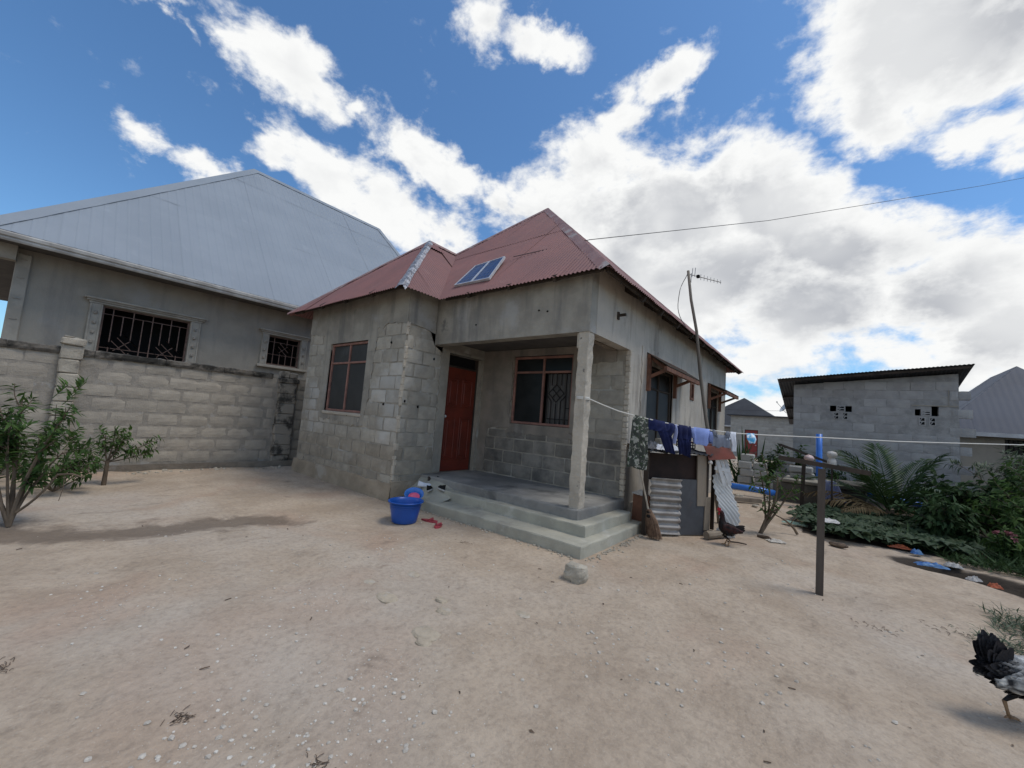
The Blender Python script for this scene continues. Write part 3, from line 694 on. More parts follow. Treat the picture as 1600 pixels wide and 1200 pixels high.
# porch back wall: plaster above the sill, bare blocks under it and at the right
patch(house, 'plaster_coat', 'plaster_shade', '-y', PY, [(BX1, .42), (-5.36, .42, 1), (-5.32, 1.25, 1), (PW[0], 1.30, 1), (PW[0], PW[3]), (PW[1], PW[3]), (PW[1], 1.30, 1), (-3.26, 1.28, 1), (-3.24, 2.2, 1), (-3.2, 2.5, 1), (-2.68, 2.5), (-2.68, 2.79), (BX1, 2.79)], .024, .012, seed=9)
patch(house, 'plaster_coat', 'plaster_shade', '-y', PY, [(PW[0], 1.298), (PW[0] - .1, 1.22, 1), (PW[1] + .15, 1.20, 1), (PW[1], 1.298), (PW[1], PW[2]), (PW[0], PW[2])], .022, .01, seed=10)
block_field(house, 'block_soot_shade', '-y', PY, -5.36, HX - .03, .40, 1.26, proud=-.034, start=.2)
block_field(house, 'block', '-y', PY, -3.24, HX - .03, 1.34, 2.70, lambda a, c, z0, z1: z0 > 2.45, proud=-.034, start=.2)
# rough corner of the house beside the porch
patch(house, 'plaster_coat', 'plaster_sunlit', '+x', HX, [(PY + .001, .25), (PY + .001, 2.67), (6.30, 2.67, 1), (6.32, .25, 1)], .018, .012, seed=12)
b = MB()
for k in range(26):
    z = .42 + k * .087; b.rbox(HX - .055, HX + .024 + rnd.uniform(-.004, .006), PY - .022 + rnd.uniform(-.006, .006), PY + .03, z, z + .087, .012, .004)
b.build('corner_render', 'column', house)
z = .32
while z < 2.9:
    h = rnd.uniform(.06, .16); b = MB(); b.rbox(BX1 - rnd.uniform(.02, .06), BX1 + rnd.uniform(.012, .020), BY - rnd.uniform(.012, .020), BY + rnd.uniform(.02, .05), z, z + h, .008, .004); z += h + (rnd.uniform(.05, .2) if rnd.random() < .35 else .001); b.build('mortar_smear', 'column', house)
# lower course band along the side
b = MB(); b.box(HX + .0, HX + .05, PY + .2, HB, -.1, .32); b.build('foundation', M['plaster_sunlit'], house)

# porch floor, steps, column
def slab(name, m, x0, x1, y0, y1, z0, z1, c=.012, sx=34, jit=.006, zl=None):
    """cast step with a worn uneven nosing"""
    mb = MB()
    def prof(s, k):        # along the front then the right side
        d = [(0, z0), (0, z1 - c * 1.6), (c * .4, z1 - c * .5), (c * 1.6, z1), (.5, z1)][k]; return d
    LF = x1 - x0; LR = y1 - y0; tot = LF + LR; n_ = int(tot / .07)
    for k in range(n_ + 1):
        s = tot * k / n_
        for j in range(5):
            ins, z = prof(s, j); ins2 = min(ins, .4)
            q = jit * fuzz(s * 6, j * 2.1, z0 * 30) + (.012 * fuzz(s * 1.7, 0, z0 * 9)); q = q if 0 < j < 4 else q * .5
            zz = z + (q * .6 if j else 0)
            if s <= LF: x, y = x0 + s, y0 + ins + q; x = min(x, x1 - ins)
            else: x, y = x1 - ins - q, max(y0 + s - LF, y0 + ins)
            mb.v.append((x, y, zz))
    for k in range(n_):
        for j in range(4): mb.f.append((k * 5 + j, (k + 1) * 5 + j, (k + 1) * 5 + j + 1, k * 5 + j + 1))
    mb.q((x0, y0 + .38, z1 - .004), (x1 - .38, y0 + .38, z1 - .004), (x1 - .38, y1, z1 - .004), (x0, y1, z1 - .004))
    mb.q((x0, y0, z0), (x0, y0, z1 - c), (x0, y1, z1 - c), (x0, y1, z0)); mb.q((x1, y1, z0), (x1, y1, z1 - c), (x0, y1, z1 - c), (x0, y1, z0))
    return mb.build(name, m, house, smooth=False)
slab('step', 'cement', -5.3, -2.12, 4.035, 5.85, -.1, .13)
slab('step', 'cement', -4.75, -2.265, 4.37, 5.72, .10, .268)
slab('porch_floor', 'cement_floor', -5.55, -2.44, 4.515, PY, .20, .395)
b = MB(); b.grid(lambda u, v: (-5.53 + .95 * u, 4.16 + .40 * v + .05 * fuzz(u * 4, 1) * (1 - v), .128 + (.262 * v ** 1.3 + .012 * fuzz(u * 5, v * 4)) * (1 - .55 * u ** 3)), 18, 8); b.build('ramp', 'cement', house, smooth=True)
def rough_post(name, m, x, y, w, z0, z1, amp=.006, seed=0):
    mb = MB(); nz = int((z1 - z0) / .05); prof = []
    for c in range(4):
        a = [(-1, -1), (1, -1), (1, 1), (-1, 1)]; p, q = a[c], a[(c + 1) % 4]
        for t in (.06, .35, .65, .94): prof.append((p[0] + (q[0] - p[0]) * t, p[1] + (q[1] - p[1]) * t))
    n_ = len(prof)
    for k in range(nz + 1):
        z = z0 + (z1 - z0) * k / nz
        for i, (px, py) in enumerate(prof):
            e = amp * noise.noise(Vector((px * 3 + seed, py * 3, z * 7))) + amp * .8 * noise.noise(Vector((px * 8, py * 8 + seed, z * 23)))
            mb.v.append((x + px * (w / 2 + e), y + py * (w / 2 + e), z))
    for k in range(nz):
        for i in range(n_): i2 = (i + 1) % n_; mb.f.append((k * n_ + i, k * n_ + i2, (k + 1) * n_ + i2, (k + 1) * n_ + i))
    mb.f.append(tuple(nz * n_ + i for i in range(n_)))
    return mb.build(name, m, house)
rough_post('column', 'column', -2.555, 4.635, .15, .39, 2.684, .010)
b = MB(); b.rbox(-2.665, -2.63, 4.58, 4.66, 2.47, 2.68, .008, .004); b.build('formwork_stub', 'column', house)

# door in the bay side
dr = MB(); dx = BX1 - .10
dr.box(dx - .045, dx, DOOR[0] + .03, DOOR[1] - .03, .40, 2.36); door = dr.build('door', 'door', house)
b = MB()
for (ya, yb, za, zb) in ((.10, .36, 1.62, 2.16), (.46, .74, 1.62, 2.16), (.10, .36, .62, 1.42), (.46, .74, .62, 1.42)):
    y0, y1 = DOOR[0] + .03 + ya, DOOR[0] + .03 + yb
    for k, (p, q, r, s_) in enumerate(((y0, y1, za, za + .03), (y0, y1, zb - .03, zb), (y0, y0 + .03, za + .032, zb - .032), (y1 - .03, y1, za + .032, zb - .032))): b.rbox(dx - .01, dx + .016, p, q, r, s_, .006)
    b.rbox(dx - .01, dx + .009, y0 + .06, y1 - .06, za + .06, zb - .06, .01)
b.build('door_panel', 'door', door)
b = MB(); b.tube([(dx - .01, DOOR[0] + .085, 1.42), (dx + .035, DOOR[0] + .085, 1.42)], .012, 8); b.rock((dx + .05, DOOR[0] + .085, 1.42), .028, 1, 10, 4); b.build('door_knob', 'alu', door, smooth=True)
b = MB(); b.box(dx - .06, dx - .05, DOOR[0], DOOR[1], 2.37, DOOR[3]); b.build('door_transom', 'black', house)
b = MB()
for (p, q, r, s_) in ((DOOR[0] + .001, DOOR[0] + .03, .395, 2.598), (DOOR[1] - .03, DOOR[1] - .001, .395, 2.598), (DOOR[0] + .03, DOOR[1] - .03, 2.36, 2.395)): b.rbox(dx - .06, dx + .02, p, q, r, s_, .004)
b.build('door_frame', 'timber_dark', house)

# windows
def bars(mb, P, segs, r=.008):
    for a, c in segs: mb.beam(P(*a), P(*c), r * 2)
def window(parent, face, fixed, h, split_z, mull, m='frame_red', depth=.05, fw=.05, panes=('net', 'net', 'net', 'net')):
    a0, a1, z0, z1 = h; P = (lambda a, d, z: (a, fixed + d, z)) if face == '-y' else (lambda a, d, z: (fixed - d, a, z))
    def bx(mb, p, q, d0, d1, r, s_, c=.006):
        A = P(p, d0, r); B = P(q, d1, s_); mb.rbox(min(A[0], B[0]), max(A[0], B[0]), min(A[1], B[1]), max(A[1], B[1]), r, s_, c)
    f = MB(); e = .004
    bx(f, a0 + e, a1 - e, depth - .03, depth + .03, z0 + e, z0 + fw); bx(f, a0 + e, a1 - e, depth - .03, depth + .03, z1 - fw, z1 - e)
    bx(f, a0 + e, a0 + fw, depth - .028, depth + .028, z0 + fw, z1 - fw); bx(f, a1 - fw, a1 - e, depth - .028, depth + .028, z0 + fw, z1 - fw)
    bx(f, mull - fw * .4, mull + fw * .4, depth - .024, depth + .024, z0 + fw, z1 - fw)
    bx(f, a0 + fw, mull - fw * .4, depth - .02, depth + .02, split_z - fw * .4, split_z + fw * .4); bx(f, mull + fw * .4, a1 - fw, depth - .02, depth + .02, split_z - fw * .4, split_z + fw * .4)
    fr = f.build('window', m, parent)
    for k, (p, q, r, s_) in enumerate(((a0 + fw, mull - fw * .4, z0 + fw, split_z - fw * .4), (mull + fw * .4, a1 - fw, z0 + fw, split_z - fw * .4), (a0 + fw, mull - fw * .4, split_z + fw * .4, z1 - fw), (mull + fw * .4, a1 - fw, split_z + fw * .4, z1 - fw))):
        if panes[k]:
            mb = MB(); bx(mb, p, q, depth + .004, depth + .010, r, s_, .001); mb.build('pane', panes[k], fr)
    mb = MB(); bx(mb, a0 - .02, a1 + .02, .30, .32, z0 - .02, z1 + .02, .002); mb.build('backing', 'black', fr)
    return fr
wf = window(house, '-y', BY, BW, 2.32, -7.40)
b = MB(); b.rbox(BW[0] - .03, BW[1] + .03, BY - .035, BY + .015, BW[2] - .055, BW[2] + .002, .01, .004); b.build('sill', 'column', house)
pw = window(house, '-y', PY, PW, 2.36, -4.10, panes=('pane', None, 'pane', 'pane'))
b = MB(); b.grid(lambda u, v: (-4.08 + .60 * u, PY + .17 + .018 * math.sin(u * 40) + .01 * fuzz(u * 9, v * 2), 1.42 + .92 * v), 60, 6); b.build('curtain', 'curtain', pw, smooth=True)
b = MB(); P = lambda a, z: (a, PY + .085, z); cx, cz = -3.83, 1.98
segs = [((x, 1.43), (x, z)) for x, z in ((-4.02, 2.34), (-3.93, 1.84), (-3.83, 1.80), (-3.73, 1.84), (-3.63, 2.34), (-3.54, 2.34))] + [((x, 2.12), (x, 2.34)) for x in (-3.93, -3.83, -3.73)]
for k in (-1, 0, 1):
    o_ = k * .08
    segs += [((cx - .08 + o_, cz - .08 - o_), (cx + .08 + o_, cz + .08 - o_)), ((cx - .08 + o_, cz + .08 + o_), (cx + .08 + o_, cz - .08 + o_))]
segs += [((-4.02, 1.52), (-3.54, 1.52)), ((-3.73, 1.84), (-3.63, 1.94)), ((-3.93, 1.84), (-4.02, 1.94)), ((-3.63, 1.72), (-3.54, 1.72))]
bars(b, P, segs, .0085); b.build('grille', 'iron', pw)
window(house, '+x', HX, SW1, 2.20, 7.38, m='timber_dark', panes=('net', 'net', 'pane', 'pane'))
window(house, '+x', HX, SW2, 2.22, 11.6, m='timber_dark', panes=('pane', 'pane', 'pane', 'pane'))
b = MB()
b.rbox(HX - .06, HX + .02, SL[0] + .003, SL[0] + .06, SL[2], SL[3], .005); b.rbox(HX - .06, HX + .02, SL[1] - .06, SL[1] - .003, SL[2], SL[3], .005)
b.rbox(HX - .058, HX + .018, SL[0] + .05, SL[1] - .05, SL[2] + .004, SL[2] + .05, .005); b.rbox(HX - .058, HX + .018, SL[0] + .05, SL[1] - .05, SL[3] - .05, SL[3] - .004, .005)
sw = b.build('window', 'timber_red', house); b = MB(); b.box(HX - .10, HX - .09, SL[0], SL[1], SL[2], SL[3]); b.build('pane', 'pane', sw)
# plaster ring round the first side window, in the same sunlit tone
patch(house, 'plaster_coat', 'plaster_sunlit', '+x', HX, [(6.42, .95, 1), (6.40, 2.85, 1), (8.35, 2.85, 1), (8.32, .95, 1), (SW1[1], SW1[2]), (SW1[1], SW1[3]), (SW1[0], SW1[3]), (SW1[0], SW1[2])], .012, .012, seed=21)
# awnings over the side windows
def awning(y0, y1, zw, out, zo, post, m='timber_red'):
    b = MB(); n_ = int((y1 - y0) / .033)
    for k in range(n_ + 1):
        y = y0 + (y1 - y0) * k / n_; h = .008 * math.cos(k * PI)
        b.v += [(HX + .01, y, zw + .03 + h), (HX + out + .03, y, zo + .02 + h)]
    for k in range(n_): b.f.append((2 * k, 2 * k + 1, 2 * k + 3, 2 * k + 2))
    a = b.build('awning', 'timber_dark', house)
    md = a.modifiers.new('t', 'SOLIDIFY'); md.thickness = .008
    b = MB(); b.beam((HX + out, y0, zo - .03), (HX + out, y1, zo - .03), .05, .07); b.beam((HX + .05, y0, zw - .03), (HX + .05, y1, zw - .03), .05, .07); b.build('awning_rail', m, a)
    for y in post:
        b = MB(); b.beam((HX + .04, y, zw), (HX + .04, y, zw - .62), .07, .06); b.build('awning_post', m, a)
        b = MB(); b.beam((HX + .06, y, zw - .38), (HX + out - .01, y, zo - .05), .045, .05); b.beam((HX + .06, y + .055, zw - .05), (HX + out, y + .055, zo - .05), .045, .05); b.build('awning_brace', m, a)
awning(6.60, 8.75, 2.74, .33, 2.52, (6.66, 8.12))
awning(10.9, 12.5, 2.74, .42, 2.56, (10.97, 12.2))

# roof
A = Vector((-2.12, 4.32, 3.4)); Pk = Vector((-5.6, 7.79, 6.8)); BR = Vector((-2.12, 13.6, 3.4)); Q = Vector((-5.6, 10.13, 6.8)); BL = Vector((-9.45, 13.6, 3.4))
FR = Vector((-5.27, 3.55, 3.4)); FL = Vector((-9.45, 3.55, 3.4)); Bk = Vector((-7.22, 5.5, 5.37)); J = Vector((-7.22, 6.33, 5.37)); V = Vector((-5.27, 4.32, 3.4))
roof_plane(house, 'roof_sheet', [V, A, Pk, J], 'red_roof', (V, A))
roof_plane(house, 'roof_sheet', [FL, FR, Bk], 'red_roof', (FL, FR), wob=.010)
roof_plane(house, 'roof_sheet', [FR, V, J, Bk], 'red_roof', (FR, V), sheet=.62, wob=.022, lap=.016)
roof_plane(house, 'roof_sheet', [A, BR, Q, Pk], 'red_roof', (A, BR))
roof_plane(house, 'roof_sheet', [FL, Bk, J, Pk, Q, BL], 'red_roof', (FL, BL), spu=4)
roof_plane(house, 'roof_sheet', [BR, BL, Q], 'red_roof', (BR, BL), spu=4)
nF = Vector((0, -.98, 1)); nR = Vector((.977, 0, 1)); nBF = Vector((0, -1.01, 1)); nBR = Vector((1.01, 0, 1)); nL = Vector((-.883, 0, 1)); nB = Vector((0, .98, 1))
cap_strip(house, 'hip_cap', A + Vector((-.02, .02, .01)), Pk, nF, nR, 'red_cap', .12); cap_strip(house, 'ridge_cap', Pk, Q, nR, nL, 'red_cap', .12)
cap_strip(house, 'hip_cap', J, Pk, nF, nL, 'red_cap', .10); cap_strip(house, 'hip_cap', BR, Q, nR, nB, 'red_cap', .1); cap_strip(house, 'ridge_cap', Bk, J, nBR, nL, 'red_cap', .08)
cap_strip(house, 'hip_cap', FL, Bk, nBF, nL, 'red_cap', .1)
# crumpled foil flashing on the bay hip
def foil(u, v):
    p = FR + (Bk - FR) * (u * 1.0) ; s = (v - .5) * 2; w2 = .13 + .03 * fuzz(u * 6, 1)
    side = Vector((1, 0, -1.01)).normalized() if s > 0 else Vector((0, -1, -1.01)).normalized()
    n_ = (nBF.normalized() if s < 0 else nBR.normalized())
    return p + side * abs(s) * w2 + n_ * (.028 + .012 * fuzz(u * 26, v * 9)) + Vector((0, 0, .012 * (1 - abs(s))))
b = MB(); b.grid(foil, 60, 10); b.build('foil_flashing', 'foil', house)
# rafter tails and wall plates under the eaves
for (x, y, dx, dy) in [(-8.9, 3.75, 0, -1), (-8.0, 3.75, 0, -1), (-7.1, 3.75, 0, -1), (-6.2, 3.75, 0, -1), (-4.6, 4.45, 0, -1), (-3.75, 4.45, 0, -1), (-2.95, 4.45, 0, -1)]:
    b = MB(); b.beam((x, y + .30, 3.80 if y < 4 else 3.62), (x + dx * .1, y - .16 + (.06 if y > 4 else 0), 3.40), .045, .09); b.build('rafter', 'timber_dark', house)
for y in (5.6, 6.4, 7.3, 8.2, 9.1, 10.0, 10.9, 11.8, 12.7, 13.4):
    b = MB(); b.beam((HX - .3, y, 3.80), (-2.16, y, 3.36), .045, .09); b.build('rafter', 'timber_dark', house)
for a_, c_ in (((-2.20, 4.42, 3.42), (-2.20, 13.5, 3.42)), ((-5.2, 4.42, 3.44), (-2.25, 4.42, 3.44)), ((-9.35, 3.66, 3.45), (-5.4, 3.66, 3.45))):
    b = MB(); b.beam(a_, c_, .04, .06); b.build('purlin', 'timber_dark', house)
# small fixings on the walls; black lumps stand in for shade in putlog holes
b = MB(); b.beam((HX, 5.38, 3.10), (HX + .13, 5.38, 3.10), .035); b.beam((HX + .01, 5.38, 3.04), (HX + .01, 5.38, 3.15), .05, .03); b.build('lamp_peg', 'timber_dark', house)
for x, z in ((-3.15, 3.02), (-4.55, 2.95), (-3.3, 3.05)):
    b = MB(); b.rock((x, 4.548, z), .018, .8, 7, int(x * 10)); b.build('putlog_shade_lump', 'black', house)
for c_ in ((BX1 + .02, 4.55, 2.42), (BX1 + .02, 4.3, 1.55), (BX1 + .02, 4.02, 1.62)):
    b = MB(); b.rock(c_, .020, 1.3, 6, int(c_[2] * 10)); b.build('putlog_shade_lump', 'black', house)
for c_ in ((-7.15, BY - .02, 1.30), (-5.95, BY - .02, 2.62), (-6.0, BY - .02, 1.55)):
    b = MB(); b.rock(c_, .019, 1.2, 6, int(c_[2] * 10)); b.build('putlog_shade_lump', 'black', house)

# solar panels on the front slope
def on_slope(x, y, up=.0): return Vector((x, y, 3.4 + .98 * (y - 4.32))) + nF.normalized() * up
sp = thing('solar_panel', 'pair of blue solar panels in a pale frame on the red roof', 'solar panel', on_slope(-4.9, 4.95))
c0, c1, c2, c3 = on_slope(-5.24, 4.64, .025), on_slope(-4.36, 4.60, .035), on_slope(-4.56, 5.20, .085), on_slope(-5.31, 5.20, .05)
nn = (c1 - c0).cross(c3 - c0).normalized()
def spp(u, v, h=0): return (c0 * (1 - u) + c1 * u) * (1 - v) + (c3 * (1 - u) + c2 * u) * v + nn * h
for ua, ub in ((0, .495), (.505, 1)):
    b = MB(); b.prism([spp(ua + .02, .03), spp(ub - .02, .03), spp(ub - .02, .97), spp(ua + .02, .97)], nn * .022); cell = b.build('cell_panel', 'pv', sp)
    b = MB()
    for k in range(1, 5): u = ua + (ub - ua) * k / 5; b.beam(spp(u, .04, .0235), spp(u, .96, .0235), .002, .003, nn)
    for k in range(1, 7): b.beam(spp(ua + .02, k / 7, .0235), spp(ub - .02, k / 7, .0235), .002, .003, nn)
    b.build('cell_line', 'steel', cell)
    b = MB()
    for (p, q) in (((ua + .01, 0), (ua + .01, 1)), ((ub - .01, 0), (ub - .01, 1)), ((ua, .012), (ub, .012)), ((ua, .988), (ub, .988))): b.beam(spp(*p, .008), spp(*q, .008), .026, .04, nn)
    b.build('frame', 'alu', sp)
b = MB()
for u in (.15, .85):
    for v in (.15, .85): b.tube([spp(u, v, -.07), spp(u, v, 0)], .012, 6)
b.build('mounting_leg', 'steel', sp)
# ------------------------------------------------------------------ boundary wall on the left
bw = thing('boundary_wall', 'weathered concrete block boundary wall with mouldy coping left of the bungalow', 'wall', (-10, 1, 0))
w_ = MB(); w_.box(-10.20, -10, -4, 9.5, -.1, 2.02); w_.build('wall', 'mortar_wall', bw)
PIERS = [(.36, .60, 'pier', 2.27), (3.74, 4.12, 'pier_stain', 2.16), (-2.7, -2.45, 'pier', 2.25)]
block_field(bw, 'block_wall', '+x', -10, -2.4, 3.72, .11, 2.01, lambda a, c, z0, z1: any(p[0] - .03 < (a + c) / 2 < p[1] + .03 for p in PIERS), pitch=.236, length=.47, joint=.045, proud=-.039, start=.12, jit=.06)
block_field(bw, 'block_wall', '+x', -10, 4.14, 4.8, .11, 2.01, pitch=.236, length=.47, joint=.04, proud=-.03)
b = MB(); b.grid(lambda u, v: (-9.93 + .07 * v + .012 * fuzz(u * 60, v * 4), -4 + 8.6 * u, -.06 + .17 * v + .015 * fuzz(u * 40, 1)), 120, 3); b.build('footing', 'mortar_wall', bw, smooth=True)
for y0, y1, m, zt in PIERS:
    mb = MB(); z = 0
    k = 0
    while z < zt - .30:
        mb.rbox(-10.05, -9.89 + rnd.uniform(-.008, .01), y0 + rnd.uniform(-.012, .012), y1 + rnd.uniform(-.012, .012), z, z + .232, .018, .006)
        z += .236; k += 1
    mb.build('pier', m, bw)
    mb = MB(); mb.rbox(-10.1, -9.86, y0 - .02, y1 + .03, z, z + .12, .02, .008)
    mb.rbox(-10.1, -9.88, y0 + .01, (y0 + y1) / 2 - .008, z + .12, zt, .018, .008); mb.rbox(-10.1, -9.89, (y0 + y1) / 2 + .008, y1 - .01, z + .12, zt - .02, .018, .008); mb.build('pier_cap', m, bw)
y = -4.0
while y < 9.4:      # coping in cast lengths with crumbled edges
    L = .95; y1 = min(y + L, 9.5)
    if not any(p[0] < (y + y1) / 2 < p[1] for p in PIERS):
        mb = MB(); n_ = 14; ring = [(-.04, -.03), (.035, -.035), (.05, .01), (.045, .07), (.0, .088), (-.22, .085), (-.26, .02)]
        for k in range(n_ + 1):
            for j, (px, pz) in enumerate(ring):
                yy = y + (y1 - y) * k / n_ + (.004 if k == 0 else -.004 if k == n_ else 0); e = .022 * fuzz(yy * 9, j * 3.3, 7) + .012 * fuzz(yy * 26, j * 2)
                mb.v.append((-10 + px + (e if px > 0 else 0), yy, 2.0 + pz + (e * .8 if pz > .03 else e * .5)))
        r_ = len(ring)
        for k in range(n_):
            for j in range(r_): j2 = (j + 1) % r_; mb.f.append((k * r_ + j, (k + 1) * r_ + j, (k + 1) * r_ + j2, k * r_ + j2))
        mb.f += [tuple(range(r_)), tuple(n_ * r_ + j for j in reversed(range(r_)))]
        mb.build('coping_stone', 'coping', bw)
    y = y1

# ------------------------------------------------------------------ neighbour's house on the left
lh = thing('neighbour_house', 'unpainted rendered house with tall pale blue grey metal roof behind the boundary wall', 'house', (-16.5, 5, 0))
LX = -12.2; EX, EZ = -11.55, 4.04
WA = (.92, 2.42, 2.02, 3.21); WB = (4.16, 5.02, 2.46, 3.27)
w_ = wall_cells(MB(), '+x', LX, LX - .2, -.32, 11.0, -.1, 4.0, [WA, WB]); w_.build('wall', 'plaster_lh', lh)
w_ = MB(); w_.box(-15.5, LX - .2, -.32, -.12, -.1, 4.0); w_.box(-21, -15.7, 3.2, 3.4, -.1, 4.0); w_.build('wall', 'plaster_lh', lh)
b = MB(); b.box(-20.8, EX + .02, -.75, 11.6, 4.0, 4.03); b.build('soffit', 'soffit', lh)
b = MB(); b.rbox(LX - .01, LX + .05, -.33, -.14, -.1, 3.9, .01); b.build('pilaster', 'moulding', lh)
for z in (2.15, 2.62, 3.02, 3.42, 3.78):
    b = MB(); b.rbox(LX + .05, LX + .062, -.28, -.19, z, z + .02, .004); b.build('pilaster_mark', 'mortar_wall', lh)
b = MB(); b.rbox(-12.2, -12.0, -3.35, -3.1, -.1, 4.0, .02); b.box(-12.2, -12.0, -3.1, -.33, 3.72, 4.0); b.build('verandah_post', 'moulding', lh)
b = MB()
prof = [(0, 0), (.05, -.005), (.07, .03), (.06, .06), (.09, .075), (.10, .13), (.085, .15), (0, .15)]
for y in (-.8, 11.6): b.v += [(EX - .03 + p[0], y, 3.96 + p[1]) for p in prof]
n_ = len(prof)
for j in range(n_): j2 = (j + 1) % n_; b.f.append((j, n_ + j, n_ + j2, j2))
b.f += [tuple(range(n_)), tuple(reversed(range(n_, 2 * n_)))]; b.build('gutter', 'gutter', lh)
E0 = Vector((EX + .02, -.8, 4.12)); E1 = Vector((EX + .02, 11.6, 4.12)); R0_ = Vector((-16.5, 4.43, 9.80)); R1_ = Vector((-16.5, 9.6, 9.80)); W0 = Vector((-21.4, -.8, 4.12)); W1 = Vector((-21.4, 11.6, 4.12))
roof_plane(lh, 'roof_sheet', [E0, E1, R1_, R0_], 'blue_roof', (E0, E1), lam=.19, amp=.005, sheet=.95, row=3.1, trap=True, lap=.004, wob=.0015, spu=10)
roof_plane(lh, 'roof_sheet', [E0, R0_, W0], 'blue_roof', (W0, E0), lam=.19, amp=.012, sheet=.95, row=3.1, trap=True, lap=.006, wob=.002, spu=8)
for pl, ev in (([E1, R1_, W1], (E1, W1)), ([W0, W1, R1_, R0_], (W0, W1))): roof_plane(lh, 'roof_sheet', pl, 'blue_roof', ev, lam=.19, amp=.01, sheet=3, row=9, spu=2)
nE = Vector((5.68, 0, 4.97)); nS = Vector((0, -5.68, 5.23)); nN = Vector((0, 5.68, 2.0)); nW = Vector((-5.68, 0, 4.9))
for a_, c_, n1, n2 in ((E0, R0_, nE, nS), (R0_, R1_, nE, nW), (R1_, E1, nE, nN)): cap_strip(lh, 'ridge_cap', a_, c_, n1, n2, 'blue_roof', .16, .03, 20)
def grille(parent, P, a0, a1, z0, z1, motifs, m='iron_brown'):
    b = MB(); r = .012
    def s(a, c): b.beam(P(*a), P(*c), r * 1.5, r)
    s((a0, z1 - .16), (a1, z1 - .16)); s((a0, z0 + .30), (a1, z0 + .30)); s((a0, z0 + .03), (a1, z0 + .03))
    for cx, cz, q in motifs:
        for t in (-1, -.33, .33, 1):
            s((cx + (t - 1) * q / 2, cz + (t + 1) * q / 2), (cx + (t + 1) * q / 2, cz + (t - 1) * q / 2))
        s((cx - q, cz), (cx, cz - q)); s((cx, cz + q), (cx + q, cz))
        s((cx - q / 2, cz - q / 2), (cx + q / 2, cz + q / 2))
    n_ = max(3, int((a1 - a0) / .16))
    for k in range(1, n_):
        a = a0 + (a1 - a0) * k / n_; top = z1 - .02 if k % 2 else z1 - .16; lo = z0 + .03
        for cx, cz, q in motifs:
            if abs(a - cx) < q: lo = cz + q - abs(a - cx)
        s((a, lo), (a, top))
        for cx, cz, q in motifs:
            if abs(a - cx) < q and cz - q + abs(a - cx) > z0 + .05: s((a, z0 + .03), (a, cz - q + abs(a - cx)))
    return b.build('grille', m, parent)
for H_, mot, wd in ((WA, [(1.30, 2.40, .26), (2.04, 2.40, .26)], .20), (WB, [(4.59, 2.93, .21)], .17)):
    a0, a1, z0, z1 = H_
    fr = MB(); e_ = .004
    fr.box(LX - .09, LX - .03, a0 + e_, a0 + .035, z0 + e_, z1 - e_); fr.box(LX - .09, LX - .03, a1 - .035, a1 - e_, z0 + e_, z1 - e_); fr.box(LX - .088, LX - .032, a0 + .03, a1 - .03, z0 + e_, z0 + .03); fr.box(LX - .088, LX - .032, a0 + .03, a1 - .03, z1 - .03, z1 - e_)
    win = fr.build('window', 'iron_brown', lh)
    for (p, q) in ((a0 - wd, a0 - .004), (a1 + .004, a1 + wd)):
        fr = MB(); fr.rbox(LX - .01, LX + .045, p, q, z0 - .02, z1 + .015, .008)
        fr.rbox(LX + .045, LX + .06, p, p + .03, z0 - .02, z1 + .01, .004); fr.rbox(LX + .045, LX + .06, q - .03, q, z0 - .02, z1 + .01, .004); fr.build('jamb', 'moulding', win)
    b = MB(); b.rbox(LX - .01, LX + .06, a0 - wd - .02, a1 + wd + .02, z1 + .015, z1 + .06, .006); b.rbox(LX - .01, LX + .09, a0 - wd - .06, a1 + wd + .06, z1 + .06, z1 + .095, .006); b.rbox(LX - .01, LX + .125, a0 - wd - .10, a1 + wd + .10, z1 + .095, z1 + .14, .01); b.build('lintel', 'moulding', win)
    b = MB(); b.rbox(LX - .01, LX + .10, a0 - wd - .06, a1 + wd + .06, z0 - .09, z0 - .022, .01); b.build('sill', 'moulding', win)
    for (p, q) in ((a0 - wd, a0), (a1, a1 + wd)):
        z = z0 + .14
        while z < z1 - .08:
            b = MB(); b.rbox(LX + .045, LX + .075, (p + q) / 2 - .028, (p + q) / 2 + .028, z, z + .07, .012); b.build('diamond_boss', 'mortar_wall', win); z += .21
    grille(win, lambda a, z: (LX - .06, a, z), a0 + .01, a1 - .01, z0, z1, mot)
    b = MB(); b.box(LX - .9, LX - .88, a0 - .6, a1 + .6, z0 - .5, z1 + .4); b.build('room_dark_sheet', 'black', win)  # black sheet standing in for the unlit room behind the window

